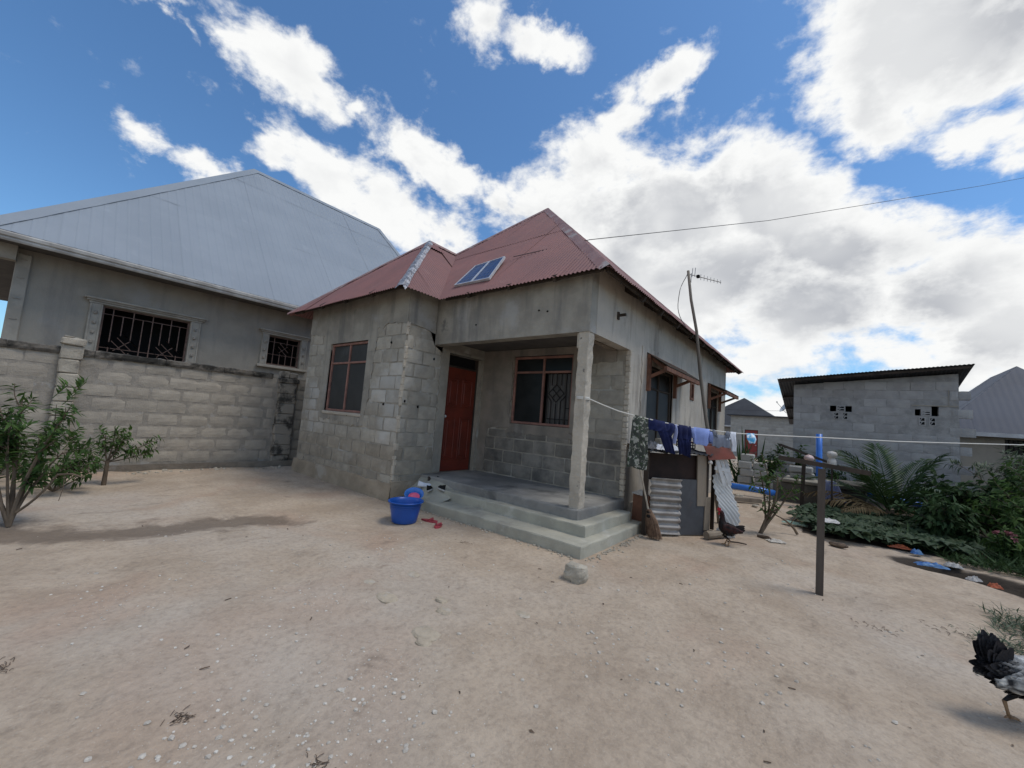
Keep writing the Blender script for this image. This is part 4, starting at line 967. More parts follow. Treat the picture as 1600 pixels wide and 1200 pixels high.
# ------------------------------------------------------------------ raw block building on the right
rb = thing('block_building', 'raw grey concrete block building with low shed roof and perforated vents', 'building', (.8, 15, 0))
RY = 15.0; RX0, RX1 = -.93, 2.52
def rtop(x, y=15.0): return 3.27 + .088 * (x + 1.3) - .25 * (y - 14.80) - .045
V1 = (-.05, .44, 2.20, 2.60); V2 = (1.72, 2.15, 2.14, 2.62)
hol = [(-.05, .09, 2.43, 2.60), (.30, .44, 2.43, 2.60), (1.72, 1.83, 2.40, 2.57), (2.03, 2.16, 2.40, 2.66)]
w_ = wall_cells(MB(), '-y', RY, RY + .2, RX0, RX1, -.1, 3.20, hol)
w_.prism([(RX0, RY, 3.20), (RX1, RY, 3.20), (RX1, RY, rtop(RX1)), (RX0, RY, rtop(RX0))], (0, .2, 0))
w_.prism([(RX0, RY + .2, -.1), (RX0, 19, -.1), (RX0, 19, rtop(RX0, 19)), (RX0, RY + .2, rtop(RX0, 15.2))], (.2, 0, 0)); w_.prism([(RX1 - .2, RY + .2, -.1), (RX1 - .2, 19, -.1), (RX1 - .2, 19, rtop(RX1, 19)), (RX1 - .2, RY + .2, rtop(RX1, 15.2))], (.2, 0, 0)); w_.box(RX0, RX1, 19, 19.2, -.1, 2.3)
w_.build('wall', 'mortar_grey', rb)
def rskip(a, c, z0, z1):
    if z1 > rtop((a + c) / 2) + .02: return True
    for v in (V1, V2):
        if a < v[1] + .06 and c > v[0] - .06 and z0 < v[3] + .03 and z1 > v[2] - .03: return True
    return False
block_field(rb, 'block_grey', '-y', RY, RX0, RX1, 0, 3.72, rskip, pitch=.236, length=.47, joint=.014, proud=-.037)
k = 0; z = 0.0
while z < 3.3:     # toothed end left for a later wall
    if k % 2 == 0: block_at(rb, 'block_grey', (RX1 + .10, RY + .03, z + .118), .20 + .05 * (k % 3), .215, '-y'); o = MB(); o.box(RX1 + .0, RX1 + .20 + .04 * (k % 3), RY + .031, RY + .19, z + .012, z + .224); o.build('toothing_block', 'block_grey', rb)
    z += .236; k += 1
def vent(x0, x1, z0, z1):
    b = MB(); y0, y1 = RY - .012, RY + .03; e = .022
    b.box(x0, x1, y0, y1, z0, z0 + e); b.box(x0, x1, y0, y1, z1 - e, z1); b.box(x0, x0 + e, y0, y1, z0 + e, z1 - e); b.box(x1 - e, x1, y0, y1, z0 + e, z1 - e)
    xm, zm = (x0 + x1) / 2, (z0 + z1) / 2
    b.box(x0 + e, x1 - e, y0 + .006, y1, zm - .014, zm + .014)
    for (p, q) in ((z0 + e, zm - .014), (zm + .014, z1 - e)):
        b.beam((x0 + e, y0 + .014, p), (xm, y0 + .014, q), .016); b.beam((xm, y0 + .018, q), (x1 - e, y0 + .018, p), .016); b.beam((xm, y0 + .02, p), (xm, y0 + .02, q), .014)
    v = b.build('vent_block', 'block_grey', rb); b = MB(); b.box(x0 + .01, x1 - .01, RY - .004, RY + .0, z0 + .01, z1 - .01); b.build('vent_shade_plate', 'black', v)  # black plate painted for the shade inside the vent holes
for v in ((.10, .29, 2.44, 2.60), (.03, .16, 2.20, 2.41), (.23, .36, 2.20, 2.41), (1.84, 2.02, 2.40, 2.53), (1.79, 1.92, 2.14, 2.36), (1.98, 2.11, 2.14, 2.36)): vent(*v)
b = MB(); b.box(RX0 - .0, RX1, RY + .9, RY + .92, 2.0, 2.9); b.build('room_dark_sheet', 'black', rb)  # black sheet standing in for the unlit inside of the building
b = MB(); b.beam((1.66, RY - .012, 2.67), (2.5, RY - .012, 2.67), .012, .025); b.beam((2.34, RY - .02, 2.68), (2.34, RY - .02, 3.10), .012); b.build('lintel_edge', 'moulding', rb)
def rr_(x, y, d=0): return (x, y, 3.27 + .088 * (x + 1.3) - .25 * (y - 14.80) + d)
roof_plane(rb, 'roof_sheet', [Vector(rr_(-1.32, 14.52)), Vector(rr_(2.72, 14.52)), Vector(rr_(2.72, 19.4)), Vector(rr_(-1.32, 19.4))], 'sheet_dark', (rr_(-1.32, 14.52), rr_(2.72, 14.52)), lam=.076, amp=.007, sheet=1.35, row=3)
b = MB(); b.beam(rr_(-1.28, 14.60, -.045), rr_(2.68, 14.60, -.045), .04, .06)
for y in (16, 17.2, 18.4): b.beam(rr_(-1.28, y, -.045), rr_(2.68, y, -.045), .04, .07)
b.build('purlin', 'timber_dark', rb)

# ------------------------------------------------------------------ low building with the red door, far back
fb_ = thing('low_building', 'low pale block outbuilding with a red door far behind the garden', 'building', (-3.5, 36, 0))
FD = (-5.35, -4.45, .0, 2.12)
w_ = wall_cells(MB(), '-y', 36, 36.25, -6.35, 0.5, -.2, 3.18, [FD]); w_.box(-6.35, -6.1, 36.25, 42, -.2, 3.18); w_.box(-6.35, .5, 42, 42.2, -.2, 3.1); w_.build('wall', 'block_far', fb_)
block_field(fb_, 'block_far', '-y', 36, -6.34, -1.2, 0, 3.17, lambda a, c, z0, z1: a < FD[1] and c > FD[0] and z0 < FD[3] + .05, pitch=.24, length=.47, joint=.016, proud=-.036)
b = MB(); b.box(-6.6, .7, 35.7, 42.5, 3.18, 3.26); b.build('roof', 'dark_roof', fb_)
b = MB(); b.box(FD[0] + .04, FD[1] - .04, 36.06, 36.11, .02, 2.08); d_ = b.build('door', 'red_door_far', fb_)
b = MB(); b.box(FD[0], FD[0] + .04, 36.02, 36.14, 0, 2.12); b.box(FD[1] - .04, FD[1], 36.02, 36.14, 0, 2.12); b.box(FD[0] + .04, FD[1] - .04, 36.02, 36.14, 2.08, 2.12); b.build('door_frame', 'timber_dark', fb_)
b = MB(); b.rock((FD[1] - .14, 36.03, .95), .05, 1, 6, 2); b.build('door_handle', 'alu', d_)
ds = thing('satellite_dish', 'small pale satellite dish on the roof of the low outbuilding', 'satellite dish', (-2.6, 37, 3.26))
b = MB(); a_ = Vector((-.75, -.35, .55)).normalized(); x_ = a_.cross(Vector((0, 0, 1))).normalized(); y_ = a_.cross(x_)
b.grid(lambda u, v: Vector((-2.75, 37, 4.0)) + (x_ * math.cos(2 * PI * u) + y_ * math.sin(2 * PI * u)) * .5 * v + a_ * (.16 * v * v), 20, 5, True); o = b.build('reflector', 'white_trim', ds); md = o.modifiers.new('t', 'SOLIDIFY'); md.thickness = .015
b = MB(); b.tube([(-2.6, 37, 3.26), (-2.62, 37, 3.8), (-2.74, 37, 3.98)], .035, 6); b.build('mast', 'steel', ds)
b = MB(); b.tube([Vector((-2.75, 37, 3.6)), Vector((-2.75, 37, 3.95)) + a_ * .75], .018, 5); b.rock(Vector((-2.75, 37, 3.98)) + a_ * .78, .06, 1, 6, 3); b.build('feed_arm', 'steel', ds)
def hip_house(name, label, x0, x1, y0, y1, ze, zr, ridge, m_roof, over=.4, wall='plaster_lh', win=()):
    t = thing(name, label, 'house', ((x0 + x1) / 2, (y0 + y1) / 2, 0))
    w_ = wall_cells(MB(), '-y', y0, y0 + .2, x0, x1, -.2, ze, win); w_.box(x0, x0 + .2, y0 + .2, y1, -.2, ze); w_.box(x1 - .2, x1, y0 + .2, y1, -.2, ze); w_.box(x0 + .2, x1 - .2, y1 - .2, y1, -.2, ze); w_.build('wall', wall, t)
    a, c, d, e = Vector((x0 - over, y0 - over, ze)), Vector((x1 + over, y0 - over, ze)), Vector((x1 + over, y1 + over, ze)), Vector((x0 - over, y1 + over, ze)); r0, r1 = Vector((*ridge[0], zr)), Vector((*ridge[1], zr))
    for pl, ev in (([a, c, r0], (a, c)), ([c, d, r1, r0], (c, d)), ([d, e, r1], (d, e)), ([e, a, r0, r1], (e, a))): roof_plane(t, 'roof_sheet', pl, m_roof, ev, lam=.19, amp=.0012, sheet=1.0, row=4, spu=5)
    b = MB()
    for p, q in ((a, c), (c, d), (e, a)): b.beam(p - Vector((0, 0, .05)), q - Vector((0, 0, .05)), .05, .14)
    b.build('fascia', 'white_trim', t)
    for h in win:
        b = MB(); b.box(h[0], h[1], y0 + .12, y0 + .14, h[2], h[3]); wn_ = b.build('window', 'pane', t)
        b = MB(); n_ = 5
        for k in range(n_ + 1): x = h[0] + .02 + (h[1] - h[0] - .04) * k / n_; b.beam((x, y0 + .06, h[2]), (x, y0 + .06, h[3]), .03)
        b.build('window_bar', 'iron', wn_)
    return t
hip_house('grey_roof_house', 'house with steep slate grey metal roof at the right edge behind the garden', 3.5, 7.9, 22.4, 30, 2.30, 5.12, ((5.7, 24.6), (5.7, 28)), 'slate_roof', .45, win=[(4.85, 5.45, 1.6, 2.12), (6.5, 7.2, 1.1, 2.1)])
hip_house('dark_roof_house', 'distant house with a near black gabled roof behind the low outbuilding', -11.6, -3.2, 46, 54, 2.6, 5.75, ((-7.4, 49), (-7.4, 51)), 'dark_roof', .5)
# ------------------------------------------------------------------ scrap shed beside the house
E1 = Vector((.612, .791, 0)); N1 = Vector((.791, -.612, 0)); O1 = Vector((-2.03, 5.65, 0))
def sh(t, z, d=0.0): return O1 + E1 * t + N1 * d + Vector((0, 0, z))
def panel(mb, t0, t1, z0, z1, d=0.0, th=.012, skew=0.0):
    P = [sh(t0, z0, d), sh(t1, z0, d), sh(t1 + skew, z1, d), sh(t0 + skew, z1, d)]; mb.prism(P, -N1 * th); return mb
shed = thing('scrap_shed', 'low lean-to shed patched from rusty and galvanised sheets against the house side', 'shed', sh(.5, 0))
def ribbed(t0, t1, z0, z1, d, n, amp, tilt=0.0):
    b = MB()
    def f(u, v):
        return sh(t0 + (t1 - t0) * u, z0 + (z1 - z0) * v + tilt * u, d + amp * math.cos(v * n * 2 * PI) + .01 * fuzz(u * 3, v * 4))
    b.grid(f, 8, n * 8); return b
o = ribbed(.07, .56, .03, .80, .012, 8, .020, -.015).build('corrugated_panel', 'galv_old', shed, smooth=True)
md = o.modifiers.new('t', 'SOLIDIFY'); md.thickness = .003
panel(MB(), .03, .49, .76, 1.14, -.045).build('upper_panel', 'rust_dark', shed); panel(MB(), .47, .90, .76, 1.14, -.05).build('upper_panel', 'rust_dark', shed)
panel(MB(), .55, .99, .01, .79, -.005).build('sheet_panel', 'grey_sheet', shed)
panel(MB(), .84, .99, .42, 1.15, .006, .022, -.02).build('board', 'board', shed); panel(MB(), .96, 1.05, .08, .55, .01, .022, .01).build('board', 'board', shed)
for t in (.015, 1.0):
    b = MB(); b.beam(sh(t, 0, -.03), sh(t, 1.18, -.03), .05, .06); b.build('post', 'timber_dark', shed)
b = MB(); b.prism([sh(1.03, 0, -.02), sh(1.03, 0, -.62), sh(1.03, 1.1, -.62), sh(1.03, 1.1, -.02)], E1 * .012); b.build('side_panel', 'rust_dark', shed)
b = MB(); b.grid(lambda u, v: sh(-.02 + 1.06 * u, 1.165 + .06 * v + .012 * math.cos(u * 26 * PI) + .018 * fuzz(u * 5, v * 3), .06 - .62 * v), 60, 6); o = b.build('roof_sheet', 'sheet_dark', shed); md = o.modifiers.new('t', 'SOLIDIFY'); md.thickness = .004
b = MB(); b.prism([sh(.96, 1.09, .07), sh(1.44, 1.13, .06), sh(1.42, 1.27, -.03), sh(.95, 1.28, -.03)], Vector((0, 0, .02)) - N1 * .02); b.build('rust_board', 'rust', shed)
b = MB(); b.prism([sh(.95, 1.30, -.05), sh(1.40, 1.29, -.05), sh(1.38, 1.30, -.5), sh(.95, 1.31, -.5)], (0, 0, .02)); b.build('rust_board', 'rust', shed)
for a_, c_ in ((sh(1.12, 1.14, .02), sh(1.26, .72, .05)), (sh(1.20, 1.15, 0), sh(1.36, .76, .03)), (sh(1.30, 1.15, -.02), sh(1.42, .80, .0)), (sh(1.1, .98, .02), sh(1.36, .95, .02))):
    b = MB(); b.beam(a_, c_, .012, .05); b.build('pale_slat', 'white_trim', shed)
b = MB(); b.beam(sh(1.40, 0, -.35), sh(1.40, 1.2, -.35), .05); b.build('post', 'timber_dark', shed)
b = MB(); b.rock(sh(1.0, 1.06, .05), .035, 1, 7, 3); b.build('knot', 'white_pl', shed)
# things on and around it
ls = MB()
def lean(u, v):
    a = Vector((-1.32, 6.44, 0)).lerp(Vector((-1.12, 6.70, .0)), u); c = Vector((-1.33, 6.62, .86)).lerp(Vector((-1.12, 6.92, .86)), u)
    p = a.lerp(c, v); ph = (u * 1.0 + v * 2.1) * 5.0
    return p + Vector((.79, -.61, .1)) * (.016 * math.cos(ph * 2 * PI) + .045 * math.sin(v * 3.3 + u)) + Vector((.05 * math.sin(v * 5.2), .0, 0)) + Vector((0, 0, (.06 * math.sin(u * 3) if v > .95 else 0)))
ls.grid(lean, 24, 64); o = tag(ls.build('corrugated_sheet', 'galv_pale', smooth=True, loc=(-1.2, 6.5, 0)), 'twisted pale corrugated metal sheet leaning by the open end of the scrap shed', 'metal sheet'); md = o.modifiers.new('t', 'SOLIDIFY'); md.thickness = .003
b = MB(); b.prism([(-2.34, 5.97, .0), (-2.04, 5.83, .0), (-2.05, 5.84, .50), (-2.13, 5.88, .54), (-2.33, 5.965, .50)], (.012, .03, 0))
cb = tag(b.build('board_panel', 'card', loc=(-2.2, 5.9, 0)), 'terracotta brown board standing between the porch step and the corrugated panel', 'board')
def crumple(name, m, c, sx, sy, sz, label, cat, seed=0, rot=0.0, group=None, n=18):
    b = MB(); ca, sa = math.cos(rot), math.sin(rot)
    def f(u, v):
        x, y = (u - .5) * 2, (v - .5) * 2; r = max(abs(x), abs(y)); e = 1 + .25 * fuzz(x * 1.7 + seed, y * 1.7, seed)
        X, Y = x * sx / 2 * e, y * sy / 2 * e
        z = sz * max(0, (1 - r ** 2.5)) * (.55 + .9 * abs(fuzz(x * 2.2, y * 2.2 + seed, 3))) + .3 * sz * abs(fuzz(x * 5, y * 5, seed)) + .004
        return (c[0] + X * ca - Y * sa, c[1] + X * sa + Y * ca, c[2] + z)
    b.grid(f, n, n); o = tag(b.build(name, m, loc=c), label, cat, group); md = o.modifiers.new('t', 'SOLIDIFY'); md.thickness = .004; return o
crumple('plastic_bag', 'white_pl', (-2.20, 5.91, .495), .24, .12, .07, 'crumpled white plastic bag on top of the terracotta board', 'plastic bag', 4, -.4)
crumple('folded_cloth', 'whitecloth', (-1.83, 5.86, 1.19), .34, .24, .10, 'white cloth with grey print lying on the roof of the scrap shed', 'cloth', 7, .9)
crumple('dark_tarpaulin', 'sheet_dark', (-2.05, 5.86, 1.19), .40, .30, .10, 'dark crumpled tarpaulin scrap on the left end of the shed roof', 'tarpaulin', 2, .9)
b = MB(); cr_o = sh(.70, 1.235, -.16)
for k in range(4):
    for (s_, t_) in ((0, 0), (.16, 0), (0, -.22), (.16, -.22)): pass
P = lambda t, d, z: sh(.66 + t, 1.23 + z, -.10 - d)
for z in (0, .04, .08): b.prism([P(0, 0, z), P(.20, 0, z), P(.20, .18, z), P(0, .18, z)], (0, 0, .012))
for t in (0, .05, .10, .15, .19):
    for d in (0, .17): b.beam(P(t, d, 0), P(t, d, .10), .012)
for d in (.06, .12):
    for t in (0, .20): b.beam(P(t, d, 0), P(t, d, .10), .012)
tag(b.build('crate', 'black', loc=sh(.76, 1.23, -.2)), 'small black slatted crate on the shed roof beside the rusty board', 'crate')
gb = MB(); gb.prism([sh(.40, 1.22, -.30), sh(.62, 1.23, -.30), sh(.62, 1.23, -.44), sh(.40, 1.22, -.44)], (0, 0, .12)); tag(gb.build('concrete_lump', 'concrete', loc=sh(.5, 1.22, -.37)), 'grey concrete lump weighing down the middle of the shed roof', 'concrete lump')
# broom
br = thing('broom', 'straw hand broom with a long pale stick propped against the corrugated panel', 'broom', (-1.88, 5.60, 0))
nk = Vector((-1.95, 5.58, .34)); top = Vector((-2.09, 5.56, .90))
b = MB(); b.tube([nk - (top - nk) * .1, top], .012, 7); b.build('stick', 'stick', br)
b = MB()
for k in range(150):
    a = rnd.uniform(0, 2 * PI); r = math.sqrt(rnd.random()); e = Vector((-1.88 + .105 * r * math.cos(a) + .03 * rnd.random(), 5.60 + .06 * r * math.sin(a), rnd.uniform(.0, .03)))
    s0 = nk + Vector((.025 * math.cos(a) * r, .02 * math.sin(a) * r, .04)); md_ = s0.lerp(e, .45) + Vector((.02 * math.cos(a), .01 * math.sin(a), .02))
    b.tube([s0, md_, e], [.004, .0045, .003], 3, False)
b.build('bristles', 'straw', br)
b = MB(); b.lathe([(.034, -.02), (.042, 0), (.034, .02)], 12, nk - Vector((-.012, 0, .05))); b.lathe([(.028, -.01), (.034, 0), (.028, .012)], 12, nk); b.build('binding', 'black', br)
lg = MB()
for p, q, r in (((-1.40, 6.30, .05), (-1.24, 6.56, .06), .052), ((-1.33, 6.22, .035), (-1.22, 6.42, .04), .035)): pass
lg.tube([(-1.37, 6.26, .05), (-1.30, 6.40, .055), (-1.22, 6.56, .06)], [.055, .052, .058], 9); tag(lg.build('short_log', 'board', loc=(-1.3, 6.4, 0)), 'short grey log lying at the open corner of the scrap shed', 'log')
lg = MB(); lg.tube([(-1.12, 6.36, .012), (-1.0, 6.42, .014), (-.90, 6.44, .010)], [.012, .010, .008], 6); tag(lg.build('dark_stick', 'timber_dark', loc=(-1, 6.4, 0)), 'short dark stick on the sand right of the rooster', 'stick')

# ------------------------------------------------------------------ leaning pole with aerial
ap = thing('antenna_mast', 'weathered leaning pole with a small television aerial above the house eave', 'antenna', (-1.47, 7.63, 0))
pl = [Vector((-1.47, 7.63, -.05)), Vector((-1.60, 7.61, .95)), Vector((-1.72, 7.585, 1.75)), Vector((-1.83, 7.56, 2.5)), Vector((-1.93, 7.53, 3.3)), Vector((-2.02, 7.515, 3.9)), Vector((-2.09, 7.50, 4.46))]
pl = [p + Vector((.012 * math.sin(k * 2), .01 * math.cos(k * 3), 0)) for k, p in enumerate(pl)]
b = MB(); b.tube(pl, [.034, .032, .030, .028, .026, .025, .024], 9); b.build('pole', 'pole', ap, smooth=True)
T = pl[-1] - Vector((0, 0, .06)); bd = Vector((.80, .60, -.20)).normalized()
b = MB(); b.tube([T, T + bd * .62], .008, 6); boom = b.build('boom', 'steel', ap)
for k in range(7):
    p = T + bd * (.24 + .062 * k); h = .055 - .003 * k
    b = MB(); b.tube([p - Vector((0, 0, h)), p + Vector((0, 0, h))], .0042, 5); b.build('director', 'steel', boom)
for q, h0, h1 in ((.075, -.04, .13), (.125, -.02, .15)):
    p = T + bd * q; b = MB(); b.tube([p + Vector((0, 0, h0)), p + Vector((.01, 0, h1))], .0055, 5); b.build('reflector', 'steel', boom)
b = MB(); p = T + bd * .06; b.tube([p + Vector((0, 0, -.15)), p + Vector((0, 0, .03))], .006, 5); b.build('bracket', 'steel', boom)
b = MB(); b.rbox(*sum([[(T + bd * .19)[k] - .028, (T + bd * .19)[k] + .028] for k in range(3)], []), .008); b.build('connector_box', 'black', boom)
b = MB(); cv = [T + Vector((0, 0, .02))]
for k in range(1, 15):
    t = k / 14; cv.append(T + Vector((-.155 * math.sin(min(1, t * 3) * PI / 2) * (1 - t ** 4) - .02 * t, .02, -1.02 * t + .02)) + Vector((.02 * math.sin(t * 7), 0, 0)))
b.tube(cv, .006, 5); b.build('cable', 'wire', ap)

# ------------------------------------------------------------------ clothes line
RP = [(0, 1.80), (.35, 1.68), (.686, 1.615), (1.12, 1.553), (1.55, 1.52), (1.98, 1.503), (2.41, 1.51), (3.2, 1.537), (4.2, 1.562), (5.02, 1.60), (6.04, 1.65), (8.6, 1.80)]
def rz(s):
    for (a, p), (c, q) in zip(RP, RP[1:]):
        if a <= s <= c: return p + (q - p) * (s - a) / (c - a)
    return RP[-1][1]
def cl(s, off, z): return Vector((-2.45 + .743 * s + .669 * off, 4.6 + .669 * s - .743 * off, z))
b = MB(); pts = []
for k in range(44): s = 8.6 * k / 43; pts.append(cl(s, .0, rz(s)))
b.tube(pts, .0075, 6)
for k in range(3): b.lathe([(.088, -.008), (.096, 0), (.088, .008)], 16, (-2.555, 4.635, 1.79 + .012 * k))
tag(b.build('clothesline', 'rope', loc=(-2.45, 4.6, 1.8)), 'pale rope clothesline tied round the porch column and running right across the garden', 'clothesline')
cp = MB(); cp.tube([(3.95, 10.37, -.1), (3.96, 10.38, 1.95)], .045, 8); tag(cp.build('line_post', 'pole', loc=(3.95, 10.37, 0)), 'round timber post holding the far end of the clothesline', 'post')
def garment(name, m, rows, label, cat, th=.022, fold=.018, nf=5, seed=0, n=26, top=.010, lines=None, grp='clothes drying on the line'):
    """hanging cloth as a closed flattened tube; rows = (drop below the rope, left s, right s)"""
    parts = rows if isinstance(rows[0][0], (tuple, list)) else [rows]
    b = MB()
    for pi_, rws in enumerate(parts):
        i0 = len(b.v); fine = []
        for (a, c) in zip(rws, rws[1:]):
            k_ = max(1, int(abs(c[0] - a[0]) / .035))
            for k in range(k_): t = k / k_; fine.append(tuple(a[j] + (c[j] - a[j]) * t for j in range(3)))
        fine.append(rws[-1]); m_ = len(fine)
        for r, (dz, l, rr) in enumerate(fine):
            t = r / max(1, m_ - 1)
            for j in range(n):
                a = 2 * PI * j / n; c = math.cos(a); u = (c + 1) / 2; s = l + (rr - l) * u
                g = fold * min(1, .25 + t * 1.4) * math.sin(u * nf * 2 * PI + seed + 1.5 * fuzz(t * 2, seed)) + .012 * fuzz(s * 9, dz * 9, seed)
                off = math.sin(a) * (top + (th - top) * min(1, t * 3)) + g
                z = rz(s) - dz + (.030 * fuzz(s * 17, 3, seed) * t)
                b.v.append(tuple(cl(s, off, z)))
        for r in range(m_ - 1):
            for j in range(n): j2 = (j + 1) % n; b.f.append((i0 + r * n + j, i0 + (r + 1) * n + j, i0 + (r + 1) * n + j2, i0 + r * n + j2))
        b.f.append(tuple(i0 + j for j in range(n)))
    s0 = parts[0][0][1]
    return tag(b.build(name, m, loc=cl(s0, 0, rz(s0)), smooth=True), label, cat, grp)
garment('patterned_wrap', 'camo', [(-.012, .62, .78), (.05, .59, .80), (.3, .57, .80), (.5, .55, .82), (.66, .54, .80)], 'dark camouflage patterned cloth hanging beside the house corner', 'cloth', .05, .022, 3, 1)
garment('trousers', 'navy', [[(-.012, .80, 1.09), (.10, .80, 1.08), (.13, .81, .98)], [(.02, .88, 1.08), (.12, .92, 1.10), (.24, .99, 1.13), (.37, 1.05, 1.17)]], 'navy trousers hung crooked with one leg out to the side', 'trousers', .03, .022, 3, 2)
jk = garment('jacket', 'navy', [[(-.012, 1.08, 1.17), (.08, 1.07, 1.16), (.15, 1.05, 1.12)]], 'small navy and lavender garment bunched between two pairs of navy trousers', 'garment', .03, .012, 1.5, 3)
o = garment('sleeve', 'lavender', [(-.006, 1.155, 1.185), (.10, 1.15, 1.195), (.24, 1.13, 1.175)], 'x', 'x', .028, .008, 1, 4)
o.parent = jk; o.location = ORG[o.name] - ORG[jk.name]
for k_ in ('label', 'category', 'group'): del o[k_]
garment('trousers', 'navy', [[(-.012, 1.19, 1.37), (.10, 1.18, 1.375), (.17, 1.19, 1.37)], [(.14, 1.19, 1.285), (.28, 1.22, 1.30), (.37, 1.235, 1.31)], [(.14, 1.28, 1.37), (.28, 1.30, 1.375), (.385, 1.305, 1.37)]], 'navy trousers hanging straight with both legs down beside the light blue shirt', 'trousers', .03, .018, 2.5, 5)
sb_ = garment('shirt', 'skyblue', [[(-.012, 1.40, 1.63), (.05, 1.39, 1.635), (.13, 1.405, 1.625), (.19, 1.41, 1.62), (.205, 1.43, 1.60)], [(.0, 1.37, 1.42), (.06, 1.375, 1.415), (.13, 1.395, 1.42)], [(.02, 1.61, 1.66), (.10, 1.615, 1.668), (.17, 1.625, 1.66)]], 'light blue shirt with short sleeves pegged upside down on the line', 'shirt', .026, .018, 4, 6)
garment('tank_top', 'greycloth', [[(.045, 1.66, 1.90), (.09, 1.65, 1.905), (.17, 1.65, 1.91), (.205, 1.655, 1.90)], [(-.012, 1.655, 1.70), (.07, 1.66, 1.73)], [(-.012, 1.845, 1.89), (.07, 1.82, 1.90)]], 'grey sleeveless top hanging by its straps', 'top', .022, .014, 3.5, 7)
garment('vest', 'whitecloth', [[(-.012, 1.90, 1.98), (.07, 1.90, 1.985), (.16, 1.925, 1.99), (.24, 1.925, 1.985)], [(.02, 1.86, 1.92), (.09, 1.85, 1.905)]], 'small white top bunched at the right end of the washing', 'top', .03, .008, 1.5, 8)
garment('cloth_rag', 'bluewhite', [(-.010, 2.12, 2.23), (.06, 2.13, 2.26), (.12, 2.17, 2.24)], 'small blue and white rag alone on the line right of the washing', 'cloth', .025, .012, 1.5, 9)
del_ = [o for o in COL.objects if o.get('group') == 'clothes drying on the line']

# ------------------------------------------------------------------ timber rack frames
rk = thing('timber_rack', 'brown timber drying rack post with a crossbar in front of the garden', 'rack', (-.09, 5.15, 0))
b = MB(); b.beam((-.092, 5.15, -.08), (-.078, 5.15, 1.20), .062, .055, (0, 1, 0)); b.build('post', mat('grey brown timber', (.115, .095, .078), (.07, .056, .046), 4, stretch=(1, 1, .2), bump=.4, bscale=30), rk)
b = MB(); b.beam((-.44, 5.09, 1.275), (.29, 5.19, 1.205), .042, .045); b.build('crossbar', 'timber_dark', rk)
rk2 = thing('timber_rack', 'thin dark timber rack standing at the back edge of the vine patch', 'rack', (-.53, 11.55, 0))
b = MB(); b.beam((-.54, 11.55, -.05), (-.50, 11.55, 1.12), .075, .06, (0, 1, 0)); b.build('post', 'timber_dark', rk2)
b = MB(); b.beam((-.95, 11.3, 1.36), (.12, 11.9, .98), .05, .05); b.build('crossbar', 'timber_dark', rk2)
b = MB(); b.rock((-.42, 11.5, 1.10), .11, .75, 8, 4); tag(b.build('plastic_tub', 'pink_pl', loc=(-.42, 11.5, 1.02), smooth=True), 'pale pink plastic container upturned on the thin timber rack', 'container')
bt = MB(); bt.lathe([(.0, 0), (.075, .0), (.085, .03), (.08, .13), (.06, .17), (.05, .19), (.085, .22), (.095, .27), (.07, .32), (0, .335)], 14, (.0, 10.95, .98)); tag(bt.build('white_bottle', 'white_pl', loc=(0, 10.95, .98), smooth=True), 'white plastic bottle upside down on a stake behind the rack', 'bottle')
b = MB(); b.beam((0, 10.95, -.05), (0, 10.95, 1.0), .035); tag(b.build('stake', 'timber_dark', loc=(0, 10.95, 0)), 'thin stake under the white upside down bottle', 'stake')

# ------------------------------------------------------------------ pipes, plinth, block piles behind the rack
b = MB(); b.tube([(-.25, 13.0, -.1), (-.255, 13, .8), (-.26, 13, 1.70)], .068, 14, False); o = tag(b.build('blue_pipe', 'pipe_blue', smooth=True, loc=(-.25, 13, 0)), 'upright bright blue plastic pipe in front of the raw block building', 'pipe'); md = o.modifiers.new('t', 'SOLIDIFY'); md.thickness = .006
b = MB(); b.tube([(-2.2, 11.8, .20), (-1.55, 11.9, .18), (-1.08, 11.95, .15)], .075, 14, False); o = tag(b.build('blue_pipe', 'pipe_blue', smooth=True, loc=(-1.6, 11.9, .1)), 'bright blue pipe lying level behind the small bare shrub', 'pipe'); md = o.modifiers.new('t', 'SOLIDIFY'); md.thickness = .006
b = MB(); b.tube([(.55, 12.6, .38), (1.1, 12.5, .34), (1.75, 12.4, .28)], .055, 12, False); o = tag(b.build('blue_pipe', 'pipe_blue', smooth=True, loc=(1.1, 12.5, .3)), 'blue pipe lying half hidden behind the palm', 'pipe'); md = o.modifiers.new('t', 'SOLIDIFY'); md.thickness = .006
pln = thing('well_plinth', 'low rough concrete plinth with a pale slab top behind the vine patch', 'plinth', (-.3, 12.2, 0))
b = MB(); b.rbox(-1.15, .62, 12.0, 13.4, -.1, .46, .03, .015); b.build('base', 'concrete_dark', pln)
b = MB(); b.rbox(-.95, .05, 11.94, 13.3, .462, .54, .02, .012); b.build('slab', 'concrete', pln); b = MB(); b.rbox(.07, .70, 11.9, 13.2, .462, .60, .02, .012); b.build('slab', 'concrete_dark', pln)
def pile(x0, y, z0, nx, nz, label, m='block_far', L=.46, H=.2, seed=1):
    r_ = random.Random(seed); t = thing('block_stack', label, 'block stack', (x0 + nx * L / 2, y, z0))
    for k in range(nz):
        for i in range(nx):
            if k == nz - 1 and r_.random() < .3: continue
            dx = r_.uniform(-.04, .04); dy = r_.uniform(-.05, .05)
            mb = MB(); mb.rbox(x0 + i * (L + .02) + dx, x0 + i * (L + .02) + L + dx, y + dy, y + dy + .2, z0 + k * (H + .006), z0 + k * (H + .006) + H, .025, .01); mb.build('block', m, t)
pile(-2.05, 13.0, -.02, 2, 5, 'pale concrete blocks stacked in front of the spiky plant', seed=4, L=.33)
